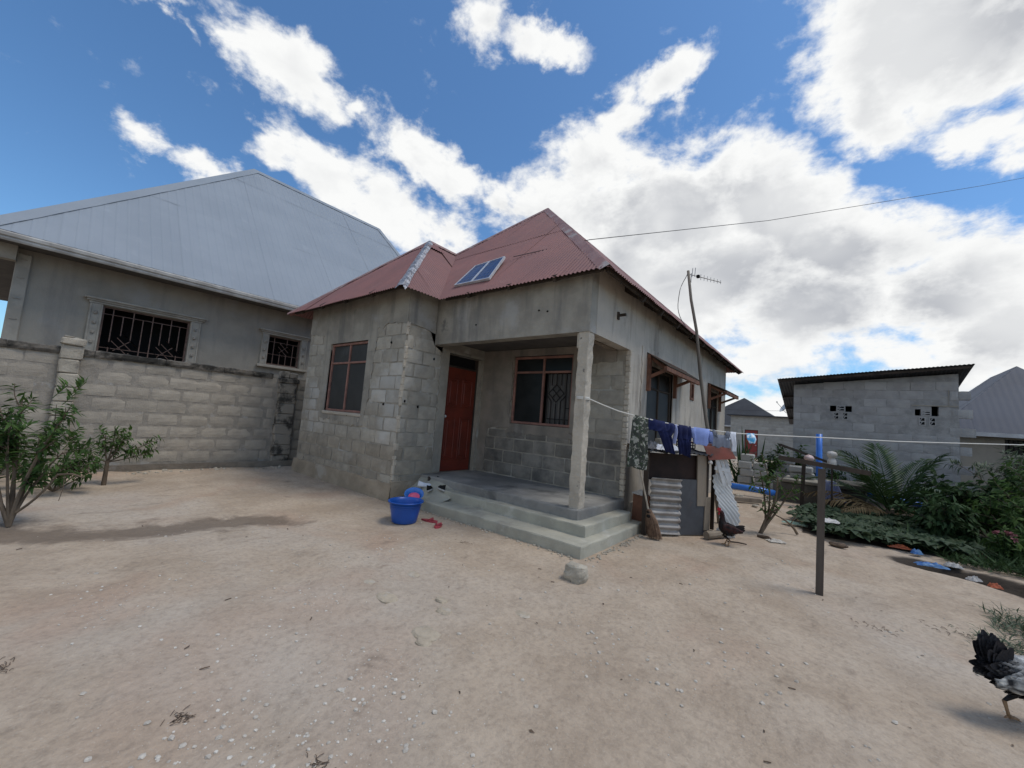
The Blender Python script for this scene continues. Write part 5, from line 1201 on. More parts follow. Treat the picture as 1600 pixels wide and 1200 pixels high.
pile(-.86, 12.5, .54, 1, 3, 'short pile of pale worn blocks on the well plinth beside the upright pipe', seed=6, L=.5, H=.15)
pile(-1.25, 13.7, -.02, 1, 5, 'pale blocks piled between the spiky plant and the plinth', seed=9, L=.44)
for k, (x, y, r, lab) in enumerate(((-1.62, 9.7, .11, 'grey rubble lump nearest the shed below the plank'), (-1.28, 10.1, .07, 'small grey rubble lump below the right end of the plank'), (-1.75, 11.2, .12, 'pale rubble lump under the left end of the level blue pipe'), (-1.2, 11.3, .09, 'pale rubble lump under the right end of the level blue pipe'))):
    mb = MB(); mb.rock((x, y, .03), r, .5, 8, 40 + k); tag(mb.build('rubble_piece', 'stone', loc=(x, y, 0)), lab, 'rubble', 'rubble behind the scrap shed')
b = MB(); b.beam((-1.95, 10.3, .06), (-1.25, 10.7, .07), .16, .09); tag(b.build('timber_plank', 'board', loc=(-1.6, 10.5, 0)), 'grey plank lying on the rubble below the level blue pipe', 'plank')
b = MB(); b.grid(lambda u, v: (-.02 + .42 * (u - .5) * (.45 + .65 * v) + .05 * v, 11.86 - .03 * math.sin(u * 14) - .12 * v, .62 - .42 * v + .03 * fuzz(u * 6, v * 2)), 20, 12); o = tag(b.build('hanging_cloth', 'lavender', loc=(0, 11.86, .5), smooth=True), 'pale blue cloth draped over the front edge of the plinth', 'cloth'); md = o.modifiers.new('t', 'SOLIDIFY'); md.thickness = .01

# ------------------------------------------------------------------ bucket, basin, shoes, slippers, stone
bk = thing('bucket', 'bright blue plastic bucket with a wide ribbed rim on the sand before the porch', 'bucket', (-4.45, 3.42, gz(-4.45, 3.42)))
o_ = ORG[bk.name]; b = MB()
b.lathe([(.0, .004), (.155, .004), (.163, .012), (.176, .08), (.194, .17), (.212, .262), (.230, .265), (.235, .276), (.229, .284), (.212, .278), (.203, .24), (.189, .17), (.172, .08), (.158, .022), (0, .020)], 40, o_); b.build('tub', 'blue_plastic', bk, smooth=True)
b = MB()
for z, r in ((.185, .197), (.21, .2015), (.235, .2065)): b.lathe([(r - .004, z - .006), (r + .004, z), (r - .004, z + .006)], 40, o_)
b.build('rib', 'blue_plastic', bk, smooth=True)
b = MB(); hd = [o_ + Vector((.226 * math.cos(a), .226 * math.sin(a) * .98, 0.262 - .05 * math.sin(a - .4) ** 2)) for a in [(.4 + PI * k / 16) for k in range(17)]]; b.tube(hd, .005, 6); b.build('handle', 'alu', bk)
bs = thing('basin', 'blue basin with a pink dish inside leaning on the wall behind the bucket', 'basin', (-4.98, 3.86, .13)); Rm = Euler((.50, .18, .55)).to_matrix() * .72; c0_ = Vector((-4.90, 3.90, .215))
def tilt(mb):
    mb.v = [tuple(c0_ + Rm @ Vector(v)) for v in mb.v]; return mb
tilt(MB().lathe([(0, -.10), (.12, -.10), (.15, -.05), (.185, .02), (.20, .024), (.198, .032), (.178, .026), (.145, -.045), (.115, -.09), (0, -.09)], 32)).build('bowl', 'basin_blue', bs, smooth=True)
tilt(MB().lathe([(0, -.03), (.08, -.03), (.12, .012), (.116, .018), (.077, -.022), (0, -.022)], 28, (.02, -.04, -.02))).build('dish', 'pink_plastic', bs, smooth=True)
def shoe(x, y, rz_, m, label, L=.25, group=None, cat='shoe', name='shoe', zoff=0, closed=True, rx=0.0):
    z0 = (.16 if y > 4.1 else gz(x, y)) + zoff; t = thing(name, label, cat, (x, y, z0), group)
    ca, sa = math.cos(rz_), math.sin(rz_)
    def tf(p): q = Euler((rx, 0, 0)).to_matrix() @ Vector(p); return (x + q.x * ca - q.y * sa, y + q.x * sa + q.y * ca, z0 + q.z)
    def outl(k, n=20): a = 2 * PI * k / n; c, s = math.cos(a), math.sin(a); return (L / 2 * c, (.042 + .010 * c) * s * (1 - .25 * max(0, -c)))
    b = MB(); ol = [outl(k) for k in range(20)]; b.prism([tf((p[0], p[1], .0)) for p in ol], Vector(tf((0, 0, .022))) - Vector(tf((0, 0, 0)))); b.build('sole', 'white_pl' if closed else m, t)
    b = MB()
    if closed:
        def up(u, v):
            a = 2 * PI * u; c, s = math.cos(a), math.sin(a); sh_ = 1 - .45 * v ** 2; hgt = .022 + (.045 + .035 * max(0, -c)) * v
            return tf((L / 2 * .97 * c * (sh_ if c > 0 else 1 - .12 * v), (.040 + .01 * c) * s * sh_, hgt))
        b.grid(up, 18, 4, True)
    else:
        for sg in (-1, 1): b.tube([tf((.065, 0, .022)), tf((.04, .022 * sg, .05)), tf((-.01, .043 * sg, .024))], .008, 6)
    b.build('upper' if closed else 'strap', m, t, smooth=True); return t
for k, (x, y, a, m, lab) in enumerate(((-5.02, 4.30, 2.2, 'black', 'black shoe nearest the bucket in the heap by the wall'), (-5.22, 4.36, .9, 'whitecloth', 'white trainer half under the black shoes by the wall'), (-4.86, 4.40, 2.8, 'black', 'black shoe at the right of the heap on the porch ramp'), (-5.30, 4.58, 1.8, 'timber_dark', 'dark brown shoe at the back of the heap by the wall'), (-5.1, 4.62, .3, 'black', 'black shoe lying nearest the door'))):
    shoe(x, y, a, m, lab, group='shoes heaped by the porch wall', zoff=.02 + .11 * max(0, (y - 4.15) / .4), rx=.25 * ((k % 3) - 1))
shoe(-4.28, 3.71, .35, 'slipper', 'red slipper lying flat nearest the bucket', cat='slipper', name='slipper', closed=False, group='red slippers on the sand')
shoe(-4.03, 3.66, -1.0, 'slipper', 'red slipper turned end on, farther right of the bucket', cat='slipper', name='slipper', closed=False, group='red slippers on the sand')
st = MB(); sx, sy, sz = -1.885, 3.50, gz(-1.885, 3.5)
def stone_mesh(mb, c, r, seed, blocky=.5, n=14):
    rr = Vector((seed * 1.3, seed * .7, seed))
    def f(u, v):
        th, ph = 2 * PI * u, -PI / 2 + PI * v; d = Vector((math.cos(ph) * math.cos(th), math.cos(ph) * math.sin(th), math.sin(ph)))
        m_ = max(abs(d.x), abs(d.y), abs(d.z)); d = d.lerp(d / m_, blocky) * (1 + .16 * noise.noise(d * 1.6 + rr) + .06 * noise.noise(d * 4.5 + rr))
        return (c[0] + d.x * r[0], c[1] + d.y * r[1], c[2] + d.z * r[2])
    mb.grid(f, n * 2, n, True); return mb
stone_mesh(st, (sx, sy, sz + .065), (.108, .085, .092), 3); tag(st.build('boulder', 'stone', loc=(sx, sy, sz)), 'squarish pale grey stone on the sand in front of the step corner', 'stone')
for k, (x, y, r, h, lab) in enumerate(((-2.73, 2.0, .10, .03, 'flat embedded pale stone left of the middle of the yard'), (-2.41, 2.29, .055, .035, 'small upright pale stone in the middle of the yard'), (-2.25, 2.18, .07, .03, 'low pale stone right of the small upright one'), (-2.10, 1.88, .11, .028, 'broad flat stone with a twig under its near edge'), (-2.02, 1.80, .06, .035, 'rounded pale stone against the broad flat one'), (-2.96, 2.43, .075, .015, 'pale stone almost buried left of the porch step'), (-1.85, 2.62, .07, .014, 'thin pale stone flake before the square stone'), (-3.05, 2.05, .06, .018, 'small flat stone at the far left of the embedded group'))):
    s_ = MB(); z = gz(x, y); stone_mesh(s_, (x, y, z - .004), (r, r * .7, h * .75), 10 + k, .25, 8); tag(s_.build('stone', 'flat_stone', loc=(x, y, z)), lab, 'stone', 'stones set in the sandy yard')
# overhead wires
b = MB(); p0, p1 = Vector((-4.42, 5.20, 4.32)), Vector((7.2, 24.5, 13.0)); P_ = []
W_ = [Vector((-4.42, 5.20, 4.33)), Vector((-3.05, 5.45, 4.43)), Vector((-1.13, 10.0, 6.32)), Vector((1.3, 14.0, 8.08)), Vector((3.62, 18.0, 9.85)), Vector((6.4, 22.6, 11.95))]
b.tube(W_, .0065, 5); tag(b.build('power_cable', 'wire', loc=W_[1]), 'thin black cable rising from the red roof to the upper right sky', 'cable')
b = MB(); b.tube([(-16, 44, 4.2), (-6, 43, 4.05), (4, 42, 4.3), (14, 41, 4.6)], .012, 4); tag(b.build('power_cable', 'wire', loc=(-6, 43, 4)), 'distant level cable above the low outbuilding', 'cable')
# ------------------------------------------------------------------ plants
def limb(mb, a, d, L, r0, r1, bend=.15, n=5):
    d = Vector(d).normalized(); p = Vector(a); P = [p.copy()]; ax = Vector((rnd.gauss(0, 1), rnd.gauss(0, 1), rnd.gauss(0, .4)))
    for k in range(n): d = (d + ax * bend / n + Vector((0, 0, .03))).normalized(); p = p + d * L / n; P.append(p.copy())
    mb.tube(P, [r0 + (r1 - r0) * k / n for k in range(n + 1)], 6); return P
def leafy(mb, P, n, L, wd, spread=.9, lo=.25, droop=.5, up=.3):
    for k in range(n):
        t = lo + (1 - lo) * (k + rnd.random()) / n; f = t * (len(P) - 1); i = min(int(f), len(P) - 2); p = P[i].lerp(P[i + 1], f - i); ax = (P[i + 1] - P[i]).normalized()
        a = rnd.uniform(0, 2 * PI); s = ax.cross(Vector((math.cos(a), math.sin(a), .3))).normalized()
        d = (ax * (1 - spread) + s * spread + Vector((0, 0, up))).normalized(); mb.leaf(p, d, L * rnd.uniform(.65, 1.15), wd * rnd.uniform(.8, 1.15), droop=droop * rnd.uniform(.4, 1.5))
def shrub(name, label, cat, base, stems, m='leaf', leafn=22, L=.11, wd=.03, group=None, sub=4, droop=.6, subL=.35, bark='bark', lo=.25, sublo=.3, trunk=None):
    """stems: (dx, dy, dz, length, radius); every stem carries side shoots with leaves"""
    t = thing(name, label, cat, base, group); wood = MB(); fol = MB(); b0 = Vector(base)
    if trunk: wood.tube([b0 - Vector((0, 0, .04)), b0 + Vector((trunk[2], 0, trunk[0] * .5)), b0 + Vector((0, 0, trunk[0]))], [trunk[1] * 1.15, trunk[1], trunk[1] * .9], 8); b0 = b0 + Vector((0, 0, trunk[0]))
    for dx, dy, dz, L_, r in stems:
        P = limb(wood, b0 - Vector((0, 0, .02)), (dx, dy, dz), L_, r, r * .35, .35)
        leafy(fol, P, leafn // 2, L, wd, lo=lo + .3, droop=droop)
        for k in range(sub):
            f = rnd.uniform(sublo, .98) * (len(P) - 1); i = min(int(f), len(P) - 2); p = P[i].lerp(P[i + 1], f - i); d = (P[i + 1] - P[i]).normalized() + Vector((rnd.gauss(0, .7), rnd.gauss(0, .7), rnd.gauss(.1, .3)))
            Q_ = limb(wood, p, d, subL * rnd.uniform(.5, 1.1), r * .35, r * .15, .4, 4); leafy(fol, Q_, leafn, L, wd, lo=.1, droop=droop)
    wood.build('stem' if not trunk else 'trunk', bark, t); fol.build('foliage' if not trunk else 'crown', m, t); return t
rnd.seed(5)
shrub('mango_shrub', 'tall leafy shrub with several bare lower stems at the left edge of the yard', 'shrub', (-6.5, .10, 0), [(-.25, -.25, .9, 1.05, .022), (-.10, .02, .95, 1.25, .020), (-.02, .12, .9, 1.15, .018), (-.18, -.05, 1, 1.35, .020), (.0, -.35, .8, 1.1, .018), (-.08, -.15, .9, 1.0, .015), (.05, .10, .80, .8, .014), (-.15, .1, 1, 1.2, .014)], 'leaf', 15, .12, .032, sub=8, sublo=.40, subL=.28, droop=.9)
t_ = bpy.data.objects['mango_shrub']
for k in range(7):
    b = MB(); p0 = Vector((-6.5, .1, .62)) + Vector((rnd.gauss(.1, .22), rnd.gauss(.12, .25), rnd.uniform(.15, .8))); P = [p0 + Vector((.02 * j, .03 * j, .05 * j)) for j in range(4)]; b.tube(P, .004, 4); leafy(b, P, 12, .12, .03, droop=.4, up=.7); b.build('sprig', 'leaf_lime', t_)
b = MB(); P = limb(b, (-6.47, .13, .12), (.25, .42, .42), .48, .013, .009, .2); b.tube([P[-1], P[-1] + Vector((.06, .10, .01)), P[-1] + Vector((.10, .19, -.03))], [.012, .010, .006], 6); b.tube([P[-1] + Vector((.03, .05, 0)), P[-1] + Vector((.035, .055, -.14)), P[-1] + Vector((.02, .04, -.27))], [.004, .003, .003], 5); b.build('cut_branch', 'bark', t_)
shrub('young_tree', 'small bright green young tree with a single trunk before the boundary wall', 'tree', (-8.68, .98, 0), [(-.1, -.8, .35, .62, .012), (.1, .75, .5, .55, .012), (.1, .2, 1, .55, .012), (.2, .9, .16, .62, .010), (0, -.3, .9, .5, .012), (.3, .3, .7, .45, .010), (-.3, .4, .8, .45, .010)], 'leaf_lime', 17, .10, .028, sub=5, subL=.26, trunk=(.34, .028, .01), droop=.8, lo=.1, sublo=.2)
shrub('low_bush', 'low dense green bush between the tall shrub and the boundary wall', 'bush', (-8.35, .46, 0), [(rnd.gauss(0, .7), rnd.gauss(0, .8), .6, .62, .010) for _ in range(11)], 'leaf', 17, .10, .028, sub=5, subL=.28, droop=.8)
shrub('bush', 'dark green bush at the far left below the boundary wall', 'bush', (-8.9, -.35, 0), [(rnd.gauss(0, .6), rnd.gauss(0, .7), .7, .75, .010) for _ in range(9)], 'leaf', 17, .10, .03, sub=5, subL=.3, droop=.8)
shrub('bare_shrub', 'small crooked shrub with sparse leaves beside the rooster', 'shrub', (-.87, 7.44, 0), [(.45, .25, .75, .95, .030), (.20, .1, 1.0, .55, .022)], 'leaf', 8, .09, .034, sub=4, subL=.32, lo=.2)
tt = bpy.data.objects['bare_shrub']; b = MB(); f_ = MB()
for d, L_ in (((.30, .1, 1), 1.15), ((.5, .2, .8), .9), ((.05, .0, 1), .85)):
    P = limb(b, (-.80, 7.48, .12), d, L_, .018, .007, .3); leafy(f_, P, 14, .10, .04, lo=.55, droop=.7)
    for q in (.6, .75, .9): Q_ = limb(b, P[int(q * 5)], (rnd.gauss(0, .6), rnd.gauss(0, .6), .6), .25, .006, .003); leafy(f_, Q_, 12, .10, .042, lo=.1, droop=.6)
b.build('branch', 'bark', tt); f_.build('foliage', 'leaf', tt)
b = MB(); P = limb(b, (-.42, 7.95, .0), (-.25, .1, 1), .42, .022, .010, .5); limb(b, P[2], (.3, 0, .8), .2, .010, .006); tag(b.build('dead_stump', 'bark', loc=(-.42, 7.95, 0)), 'bare crooked stump right of the small crooked shrub', 'stump')

# spiky plant and low bushes by the block stacks
ag = thing('spiky_plant', 'tall dark spiky leaved plant below the red door', 'plant', (-2.15, 13.9, 0))
for k in range(20):
    a = rnd.uniform(0, 2 * PI); el = rnd.uniform(.5, 1.4); L_ = rnd.uniform(1.2, 1.95) ; d = Vector((math.cos(a) * math.cos(el), math.sin(a) * math.cos(el), math.sin(el))); b = MB(); x = d.cross(Vector((0, 0, 1))).normalized(); n_ = 6; base = Vector((-2.15, 13.9, .1)) + Vector((rnd.gauss(0, .25), rnd.gauss(0, .2), 0))
    for j in range(n_ + 1):
        t = j / n_; w2 = .045 * (1 - t) ** .7 + .003; p = base + d * L_ * t - Vector((0, 0, .55 * (1.3 - el) * t * t)); b.v += [tuple(p - x * w2), tuple(p + x.cross(d) * w2 * .4), tuple(p + x * w2)]
    for j in range(n_):
        for c in (0, 1): b.f.append((j * 3 + c, j * 3 + c + 1, j * 3 + c + 4, j * 3 + c + 3))
    b.build('leaf', 'leaf_dark', ag)
shrub('low_bush', 'grey green feathery bush beside the spiky plant', 'bush', (-1.75, 14.6, 0), [(rnd.gauss(0, .7), rnd.gauss(0, .5), .8, 1.0, .012) for _ in range(10)], 'leaf_grey', 18, .17, .025, sub=5, subL=.4)
shrub('bush', 'bright green bush behind the block stacks near the plinth', 'bush', (-1.05, 14.3, .1), [(rnd.gauss(0, .6), rnd.gauss(0, .5), .9, 1.15, .012) for _ in range(10)], 'leaf', 18, .16, .06, sub=5, subL=.4)
shrub('bush', 'leafy bush against the raw block building left of the palm', 'bush', (.35, 14.2, 0), [(rnd.gauss(0, .6), rnd.gauss(0, .4), .8, .8, .012) for _ in range(7)], 'leaf_dark', 14, .15, .06, sub=5, subL=.35)

# young coconut palm
pm = thing('palm', 'young stemless coconut palm with arching fronds in front of the raw block building', 'palm', (.95, 11.3, 0))
def frond(base, az, el, L, m, dry=False, leafL=.5, droop=.8, n=30):
    d = Vector((math.cos(az) * math.cos(el), math.sin(az) * math.cos(el), math.sin(el))); p = Vector(base); P = [p.copy()]; st_ = 12
    for k in range(st_): d = (d + Vector((0, 0, -droop / st_ * (.3 + 1.4 * k / st_)))).normalized(); p = p + d * L / st_; P.append(p.copy())
    b = MB(); b.tube(P, [.022 * (1 - k / st_ * .8) for k in range(st_ + 1)], 5)
    for k in range(n):
        t = .16 + .84 * k / (n - 1); f = t * st_; i = min(int(f), st_ - 1); q = P[i].lerp(P[i + 1], f - i); ax = (P[i + 1] - P[i]).normalized(); side = ax.cross(Vector((0, 0, 1))).normalized(); upv = side.cross(ax)
        l = leafL * (math.sin(PI * (.12 + .80 * t)) ** .8) * rnd.uniform(.85, 1.1)
        for sg in (-1, 1):
            dd = (side * sg * .9 + ax * (.55 + .5 * t) + upv * rnd.uniform(.1, .5) - Vector((0, 0, .25 if dry else .1))).normalized(); b.leaf(q, dd, l, .040, nrm=upv, droop=.9 if dry else .6, fold=.5)
    return b.build('frond', m, pm)
for az, el, L_, dr, m in ((1.9, 1.25, 1.55, .7, 'palm'), (2.5, 1.05, 1.6, .8, 'palm'), (3.0, .75, 1.5, 1.0, 'palm'), (.3, .85, 1.7, 1.1, 'palm'), (.9, 1.1, 1.5, .8, 'palm'), (-.2, .65, 1.75, 1.0, 'palm'), (4.2, 1.0, 1.4, 1.0, 'palm'), (5.2, .9, 1.4, 1.1, 'palm'), (3.6, 1.15, 1.45, .8, 'palm'), (5.9, 1.2, 1.5, .8, 'palm')):
    frond((.95, 11.3, .10), az, el, L_, m, False, .50, dr)
for az, el, L_, dr in ((3.4, .50, 1.2, 1.1), (3.9, .42, 1.2, 1.2), (2.9, .55, 1.45, 1.1), (.0, .5, 1.3, 1.2)): frond((.90, 11.2, .12), az, el, L_, 'palm_dry', True, .40, dr, 22)
b = MB(); b.tube([(.95, 11.3, -.05), (.95, 11.3, .25)], [.14, .09], 10); b.build('stump', 'bark', pm)

# big bushes on the right
def bush_r(label, x, y, h, r, n, m, L, wd, name='bush', sub=6, leafn=20):
    shrub(name, label, 'bush', (x, y, 0), [(rnd.gauss(0, r), rnd.gauss(0, r), 1, h * rnd.uniform(.65, 1.05), .014) for _ in range(n)], m, leafn, L, wd, sub=sub, subL=h * .36, droop=.7, lo=.1, sublo=.12)
bush_r('large dark bush with broad leaves right of the palm', 1.95, 11.3, 1.0, .55, 12, 'leaf_dark', .17, .075)
bush_r('dark broad leaved bush in front of the palm', 1.45, 9.7, .75, .6, 11, 'leaf_dark', .15, .065)
bush_r('tall green bush with upright shoots at the right edge', 3.0, 11.2, 1.45, .35, 11, 'leaf', .16, .05)
bush_r('bright green bush in the middle of the right hand thicket', 2.35, 10.2, .85, .5, 11, 'leaf', .15, .05)
bush_r('dark low bush nearest the ditch at the right', 2.05, 9.0, .5, .6, 12, 'leaf', .13, .045)
bush_r('leafy bush at the right edge behind the ditch', 2.75, 9.2, .85, .5, 11, 'leaf', .13, .04)
bush_r('dark bush far right under the grey roofed house', 3.6, 12.6, 1.4, .35, 10, 'leaf', .18, .06)
bush_r('tall pale stalked bush beside the toothed end of the block building', 3.2, 13.8, 1.7, .25, 9, 'leaf_grey', .2, .04)
fl = thing('flowering_plant', 'low plant with dull pink flower heads among the weeds at the right', 'plant', (1.85, 8.75, 0))
b = MB(); f_ = MB()
for k in range(10):
    g_ = MB()
    P = limb(b, (1.85, 8.75, 0), (rnd.gauss(0, .3), rnd.gauss(0, .2), 1), .42, .006, .004, .2); leafy(f_, P, 10, .1, .03)
    for j in range(18): d = Vector((rnd.gauss(0, 1), rnd.gauss(0, 1), rnd.gauss(.6, .6))); g_.leaf(P[-1], d, .045, .025)
    g_.build('bloom', 'flower', fl)
b.build('stem', 'leaf_dark', fl); f_.build('foliage', 'leaf', fl)
# sweet potato vines: individual leaves, far too many to count
vine = MB(); VP = [(-.55, 9.3), (-.42, 8.75), (.05, 8.05), (.55, 8.25), (.80, 8.35), (1.1, 8.3), (1.55, 8.6), (1.7, 9.3), (1.3, 10.6), (.8, 11.3), (-.1, 11.1)]
def inside(x, y, pl):
    c = False
    for (ax, ay), (bx, by) in zip(pl, pl[1:] + pl[:1]):
        if (ay > y) != (by > y) and x < (bx - ax) * (y - ay) / (by - ay) + ax: c = not c
    return c
cnt = 0
while cnt < 2900:
    x, y = rnd.uniform(-.6, 1.7), rnd.uniform(8, 11.3)
    if not inside(x + .12 * fuzz(x * 3, y * 3, 1), y + .12 * fuzz(x * 3, y * 3, 8), VP): continue
    h = .06 + .13 * abs(fuzz(x, y, 4, 1.3)) + .07 * rnd.random(); a = rnd.uniform(0, 2 * PI)
    vine.leaf((x, y, h), (math.cos(a), math.sin(a), rnd.uniform(-.25, .35)), rnd.uniform(.10, .175), rnd.uniform(.09, .14), nrm=(rnd.gauss(0, .35), rnd.gauss(-.25, .35), 1), droop=.5, fold=.3); cnt += 1
o = vine.build('sweet_potato_vines', 'potato_leaf', loc=(.4, 9, 0)); o['kind'] = 'stuff'
# grassy weeds between the bushes and the ditch
wd_ = MB()
for k in range(5200):
    x = rnd.uniform(.7, 4.2); y = 8.05 + rnd.random() ** 1.3 * 2.6 - .10 * (x - 1) * (1 if x < 2.5 else .5)
    if x < 1.2 and y < 8.4: continue
    a = rnd.uniform(0, 2 * PI); el = rnd.uniform(.5, 1.4); L_ = rnd.uniform(.12, .42) * (.7 + .5 * fuzz(x, y, 3, 1.5)); wd_.leaf((x, y, 0), (math.cos(a) * math.cos(el), math.sin(a) * math.cos(el), math.sin(el)), L_, rnd.uniform(.010, .028), droop=1.0)
o = wd_.build('weeds', 'leaf_dark', loc=(2, 9, 0)); o['kind'] = 'stuff'
gr = MB()
for k in range(1500):
    x = 1.52 + rnd.gauss(0, .28); y = 5.6 + rnd.gauss(0, .22); 
    if x < 1.10: continue
    a = rnd.uniform(0, 2 * PI); el = rnd.uniform(.3, 1.3); gr.leaf((x, y, gz(x, y)), (math.cos(a) * math.cos(el), math.sin(a) * math.cos(el), math.sin(el)), rnd.uniform(.05, .15), rnd.uniform(.006, .014), droop=1.0)
for k in range(420):
    x = 1.18 + rnd.gauss(0, .16); y = 5.02 + rnd.gauss(0, .13); a = rnd.uniform(0, 2 * PI); el = rnd.uniform(.3, 1.3); gr.leaf((x, y, gz(x, y)), (math.cos(a) * math.cos(el), math.sin(a) * math.cos(el), math.sin(el)), rnd.uniform(.04, .10), rnd.uniform(.005, .012), droop=1.0)
o = gr.build('grass_tuft', 'leaf_grey', loc=(1.4, 5.4, 0)); o['kind'] = 'stuff'

# ------------------------------------------------------------------ litter
crumple('plastic_litter', 'orange_pl', (.78, 8.32, .02), .26, .08, .05, 'torn orange plastic wrapper at the near edge of the vines', 'plastic litter', 3, .2)
crumple('plastic_litter', 'blue_pl', (.93, 8.12, .02), .13, .08, .07, 'small blue plastic scrap touching the orange wrapper', 'plastic litter', 5, .6)
crumple('plastic_bag', 'blue_pl', (1.0, 7.50, .01), .30, .10, .05, 'flattened blue plastic bag beside the ditch', 'plastic bag', 8, .25)
crumple('plastic_litter', 'white_pl', (1.30, 7.22, .0), .13, .08, .05, 'dirty white plastic scrap on the near bank of the ditch', 'plastic litter', 9, .7)
crumple('plastic_litter', 'white_pl', (1.22, 7.80, .0), .17, .09, .06, 'pale grey plastic scrap on the far bank of the ditch', 'plastic litter', 12, .1)
crumple('plastic_litter', 'orange_pl', (1.43, 7.08, .0), .10, .08, .05, 'small salmon coloured scrap at the right of the ditch', 'plastic litter', 14, .1)
crumple('plastic_litter', 'green_pl', (-.50, 8.80, .01), .36, .13, .05, 'pale green plastic strip at the left end of the vines', 'plastic litter', 15, -.1)
crumple('plastic_litter', 'white_pl', (-.05, 8.72, .16), .30, .2, .07, 'white plastic caught on the vine leaves', 'plastic litter', 17, .3)
b = MB(); stone_mesh(b, (.08, 7.68, .015), (.11, .07, .035), 31, .1, 8); tag(b.build('bark_lump', 'litter_dark', loc=(.08, 7.68, 0)), 'dark crumpled bark lump right of the rack post', 'bark')
crumple('paper_scrap', 'pebble', (-.62, 7.05, .0), .22, .12, .04, 'crumpled dirty paper on the sand below the small crooked shrub', 'paper', 19, .6)
b = MB(); b.tube([(-.86, 7.12, .02), (-.72, 7.08, .03), (-.66, 7.0, .015)], [.02, .026, .015], 6); tag(b.build('dark_rag', 'litter_dark', loc=(-.8, 7.1, 0)), 'dark twisted scrap beside the dirty paper', 'rag')
# pebbles and lime chips scattered over the yard: stuff
def scatter(name, m, n, rmin, rmax, fn, squash=.55, seg=5):
    mb = MB()
    k = 0
    while k < n:
        p = fn()
        if p is None: continue
        r = rmin + (rmax - rmin) * rnd.random() ** 3; mb.rock((p[0], p[1], gz(p[0], p[1]) + r * .18), r, squash, seg, k); k += 1
    o = mb.build(name, m, loc=(-2.5, 2, 0)); o['kind'] = 'stuff'
def yard():
    d = .9 + 5.2 * rnd.random() ** 1.6; a = rnd.uniform(-1.0, 1.0); fx, fy = -.628, .773; x = d * (fx * math.cos(a) + fy * math.sin(a)); y = d * (fy * math.cos(a) - fx * math.sin(a)); return x, y
def ok(x, y): return not (x > -5.6 and x < -2.1 and y > 3.98) and not (x < -5.5 and y > 3.85)
def fn_a():
    x, y = yard(); w2 = fuzz(x, y, 20, .9) + .5 * fuzz(x, y, 21, 2.7)
    return (x, y) if ok(x, y) and rnd.random() < max(.06, .15 + 1.1 * w2) else None
scatter('pebbles', 'pebble', 1500, .0025, .017, fn_a)
CL_ = [(-1.88, 1.30, .28), (-2.05, 1.42, .2), (-1.50, .85, .2), (-2.6, .9, .3), (-3.0, 1.5, .25), (-3.9, .6, .3), (-1.55, 1.18, .25), (-1.6, .6, .25), (-2.0, .75, .2), (-3.3, 2.9, .4)]
def fn_b():
    c = rnd.choice(CL_); x, y = c[0] + rnd.gauss(0, c[2]), c[1] + rnd.gauss(0, c[2] * .7); return (x, y) if ok(x, y) else None
scatter('lime_chips', mat('lime chip', (.62, .58, .51), (.44, .40, .345), 40), 700, .0025, .012, fn_b)
def fn_c():
    x, y = yard(); return (x, y) if ok(x, y) else None
tw = MB()
for k in range(110):
    p = fn_c()
    if not p: continue
    a = rnd.uniform(0, PI); L_ = rnd.uniform(.012, .045); z = gz(*p) + .004
    if k % 3: tw.leaf((p[0], p[1], z), (math.cos(a), math.sin(a), .15), L_ * .8, L_ * .3, droop=.3)
    else: tw.tube([(p[0], p[1], z), (p[0] + L_ * .5 * math.cos(a), p[1] + L_ * .5 * math.sin(a), z + .004), (p[0] + L_ * math.cos(a + .3), p[1] + L_ * math.sin(a + .3), z)], .003, 4)
for cx, cy, n_, rr in ((-2.28, .62, 26, .035), (-1.62, .92, 22, .03), (-3.25, .12, 20, .04), (.3, 4.6, 20, .09), (.75, 5.0, 24, .10), (-3.3, 3.4, 12, .06)):
    for k in range(n_):
        x, y = cx + rnd.gauss(0, rr), cy + rnd.gauss(0, rr * .6); a = rnd.uniform(0, PI); L_ = rnd.uniform(.010, .045); z = gz(x, y) + .002
        tw.tube([(x, y, z), (x + L_ * .5 * math.cos(a), y + L_ * .5 * math.sin(a), z + .006), (x + L_ * math.cos(a + .15), y + L_ * math.sin(a + .15), z + .002)], .0016, 4)
o = tw.build('leaf_litter', 'litter_dark', loc=(-2.5, 2, 0)); o['kind'] = 'stuff'
rb_ = MB()
for k in range(260):      # crumbs along the foot of the steps and walls
    q = rnd.random()
    if q < .4: x, y = -2.08 + abs(rnd.gauss(0, .05)), 4.05 + 1.7 * rnd.random()
    elif q < .7: x, y = -5.3 + 3.2 * rnd.random(), 4.02 - abs(rnd.gauss(0, .04))
    else: x, y = -9.85 + abs(rnd.gauss(0, .2)), -1 + 5 * rnd.random()
    rb_.rock((x, y, gz(x, y) + .006), rnd.uniform(.006, .022 if q < .7 else .05), .6, 5, k)
o = rb_.build('rubble_crumbs', 'stone', loc=(-4, 4, 0)); o['kind'] = 'stuff'

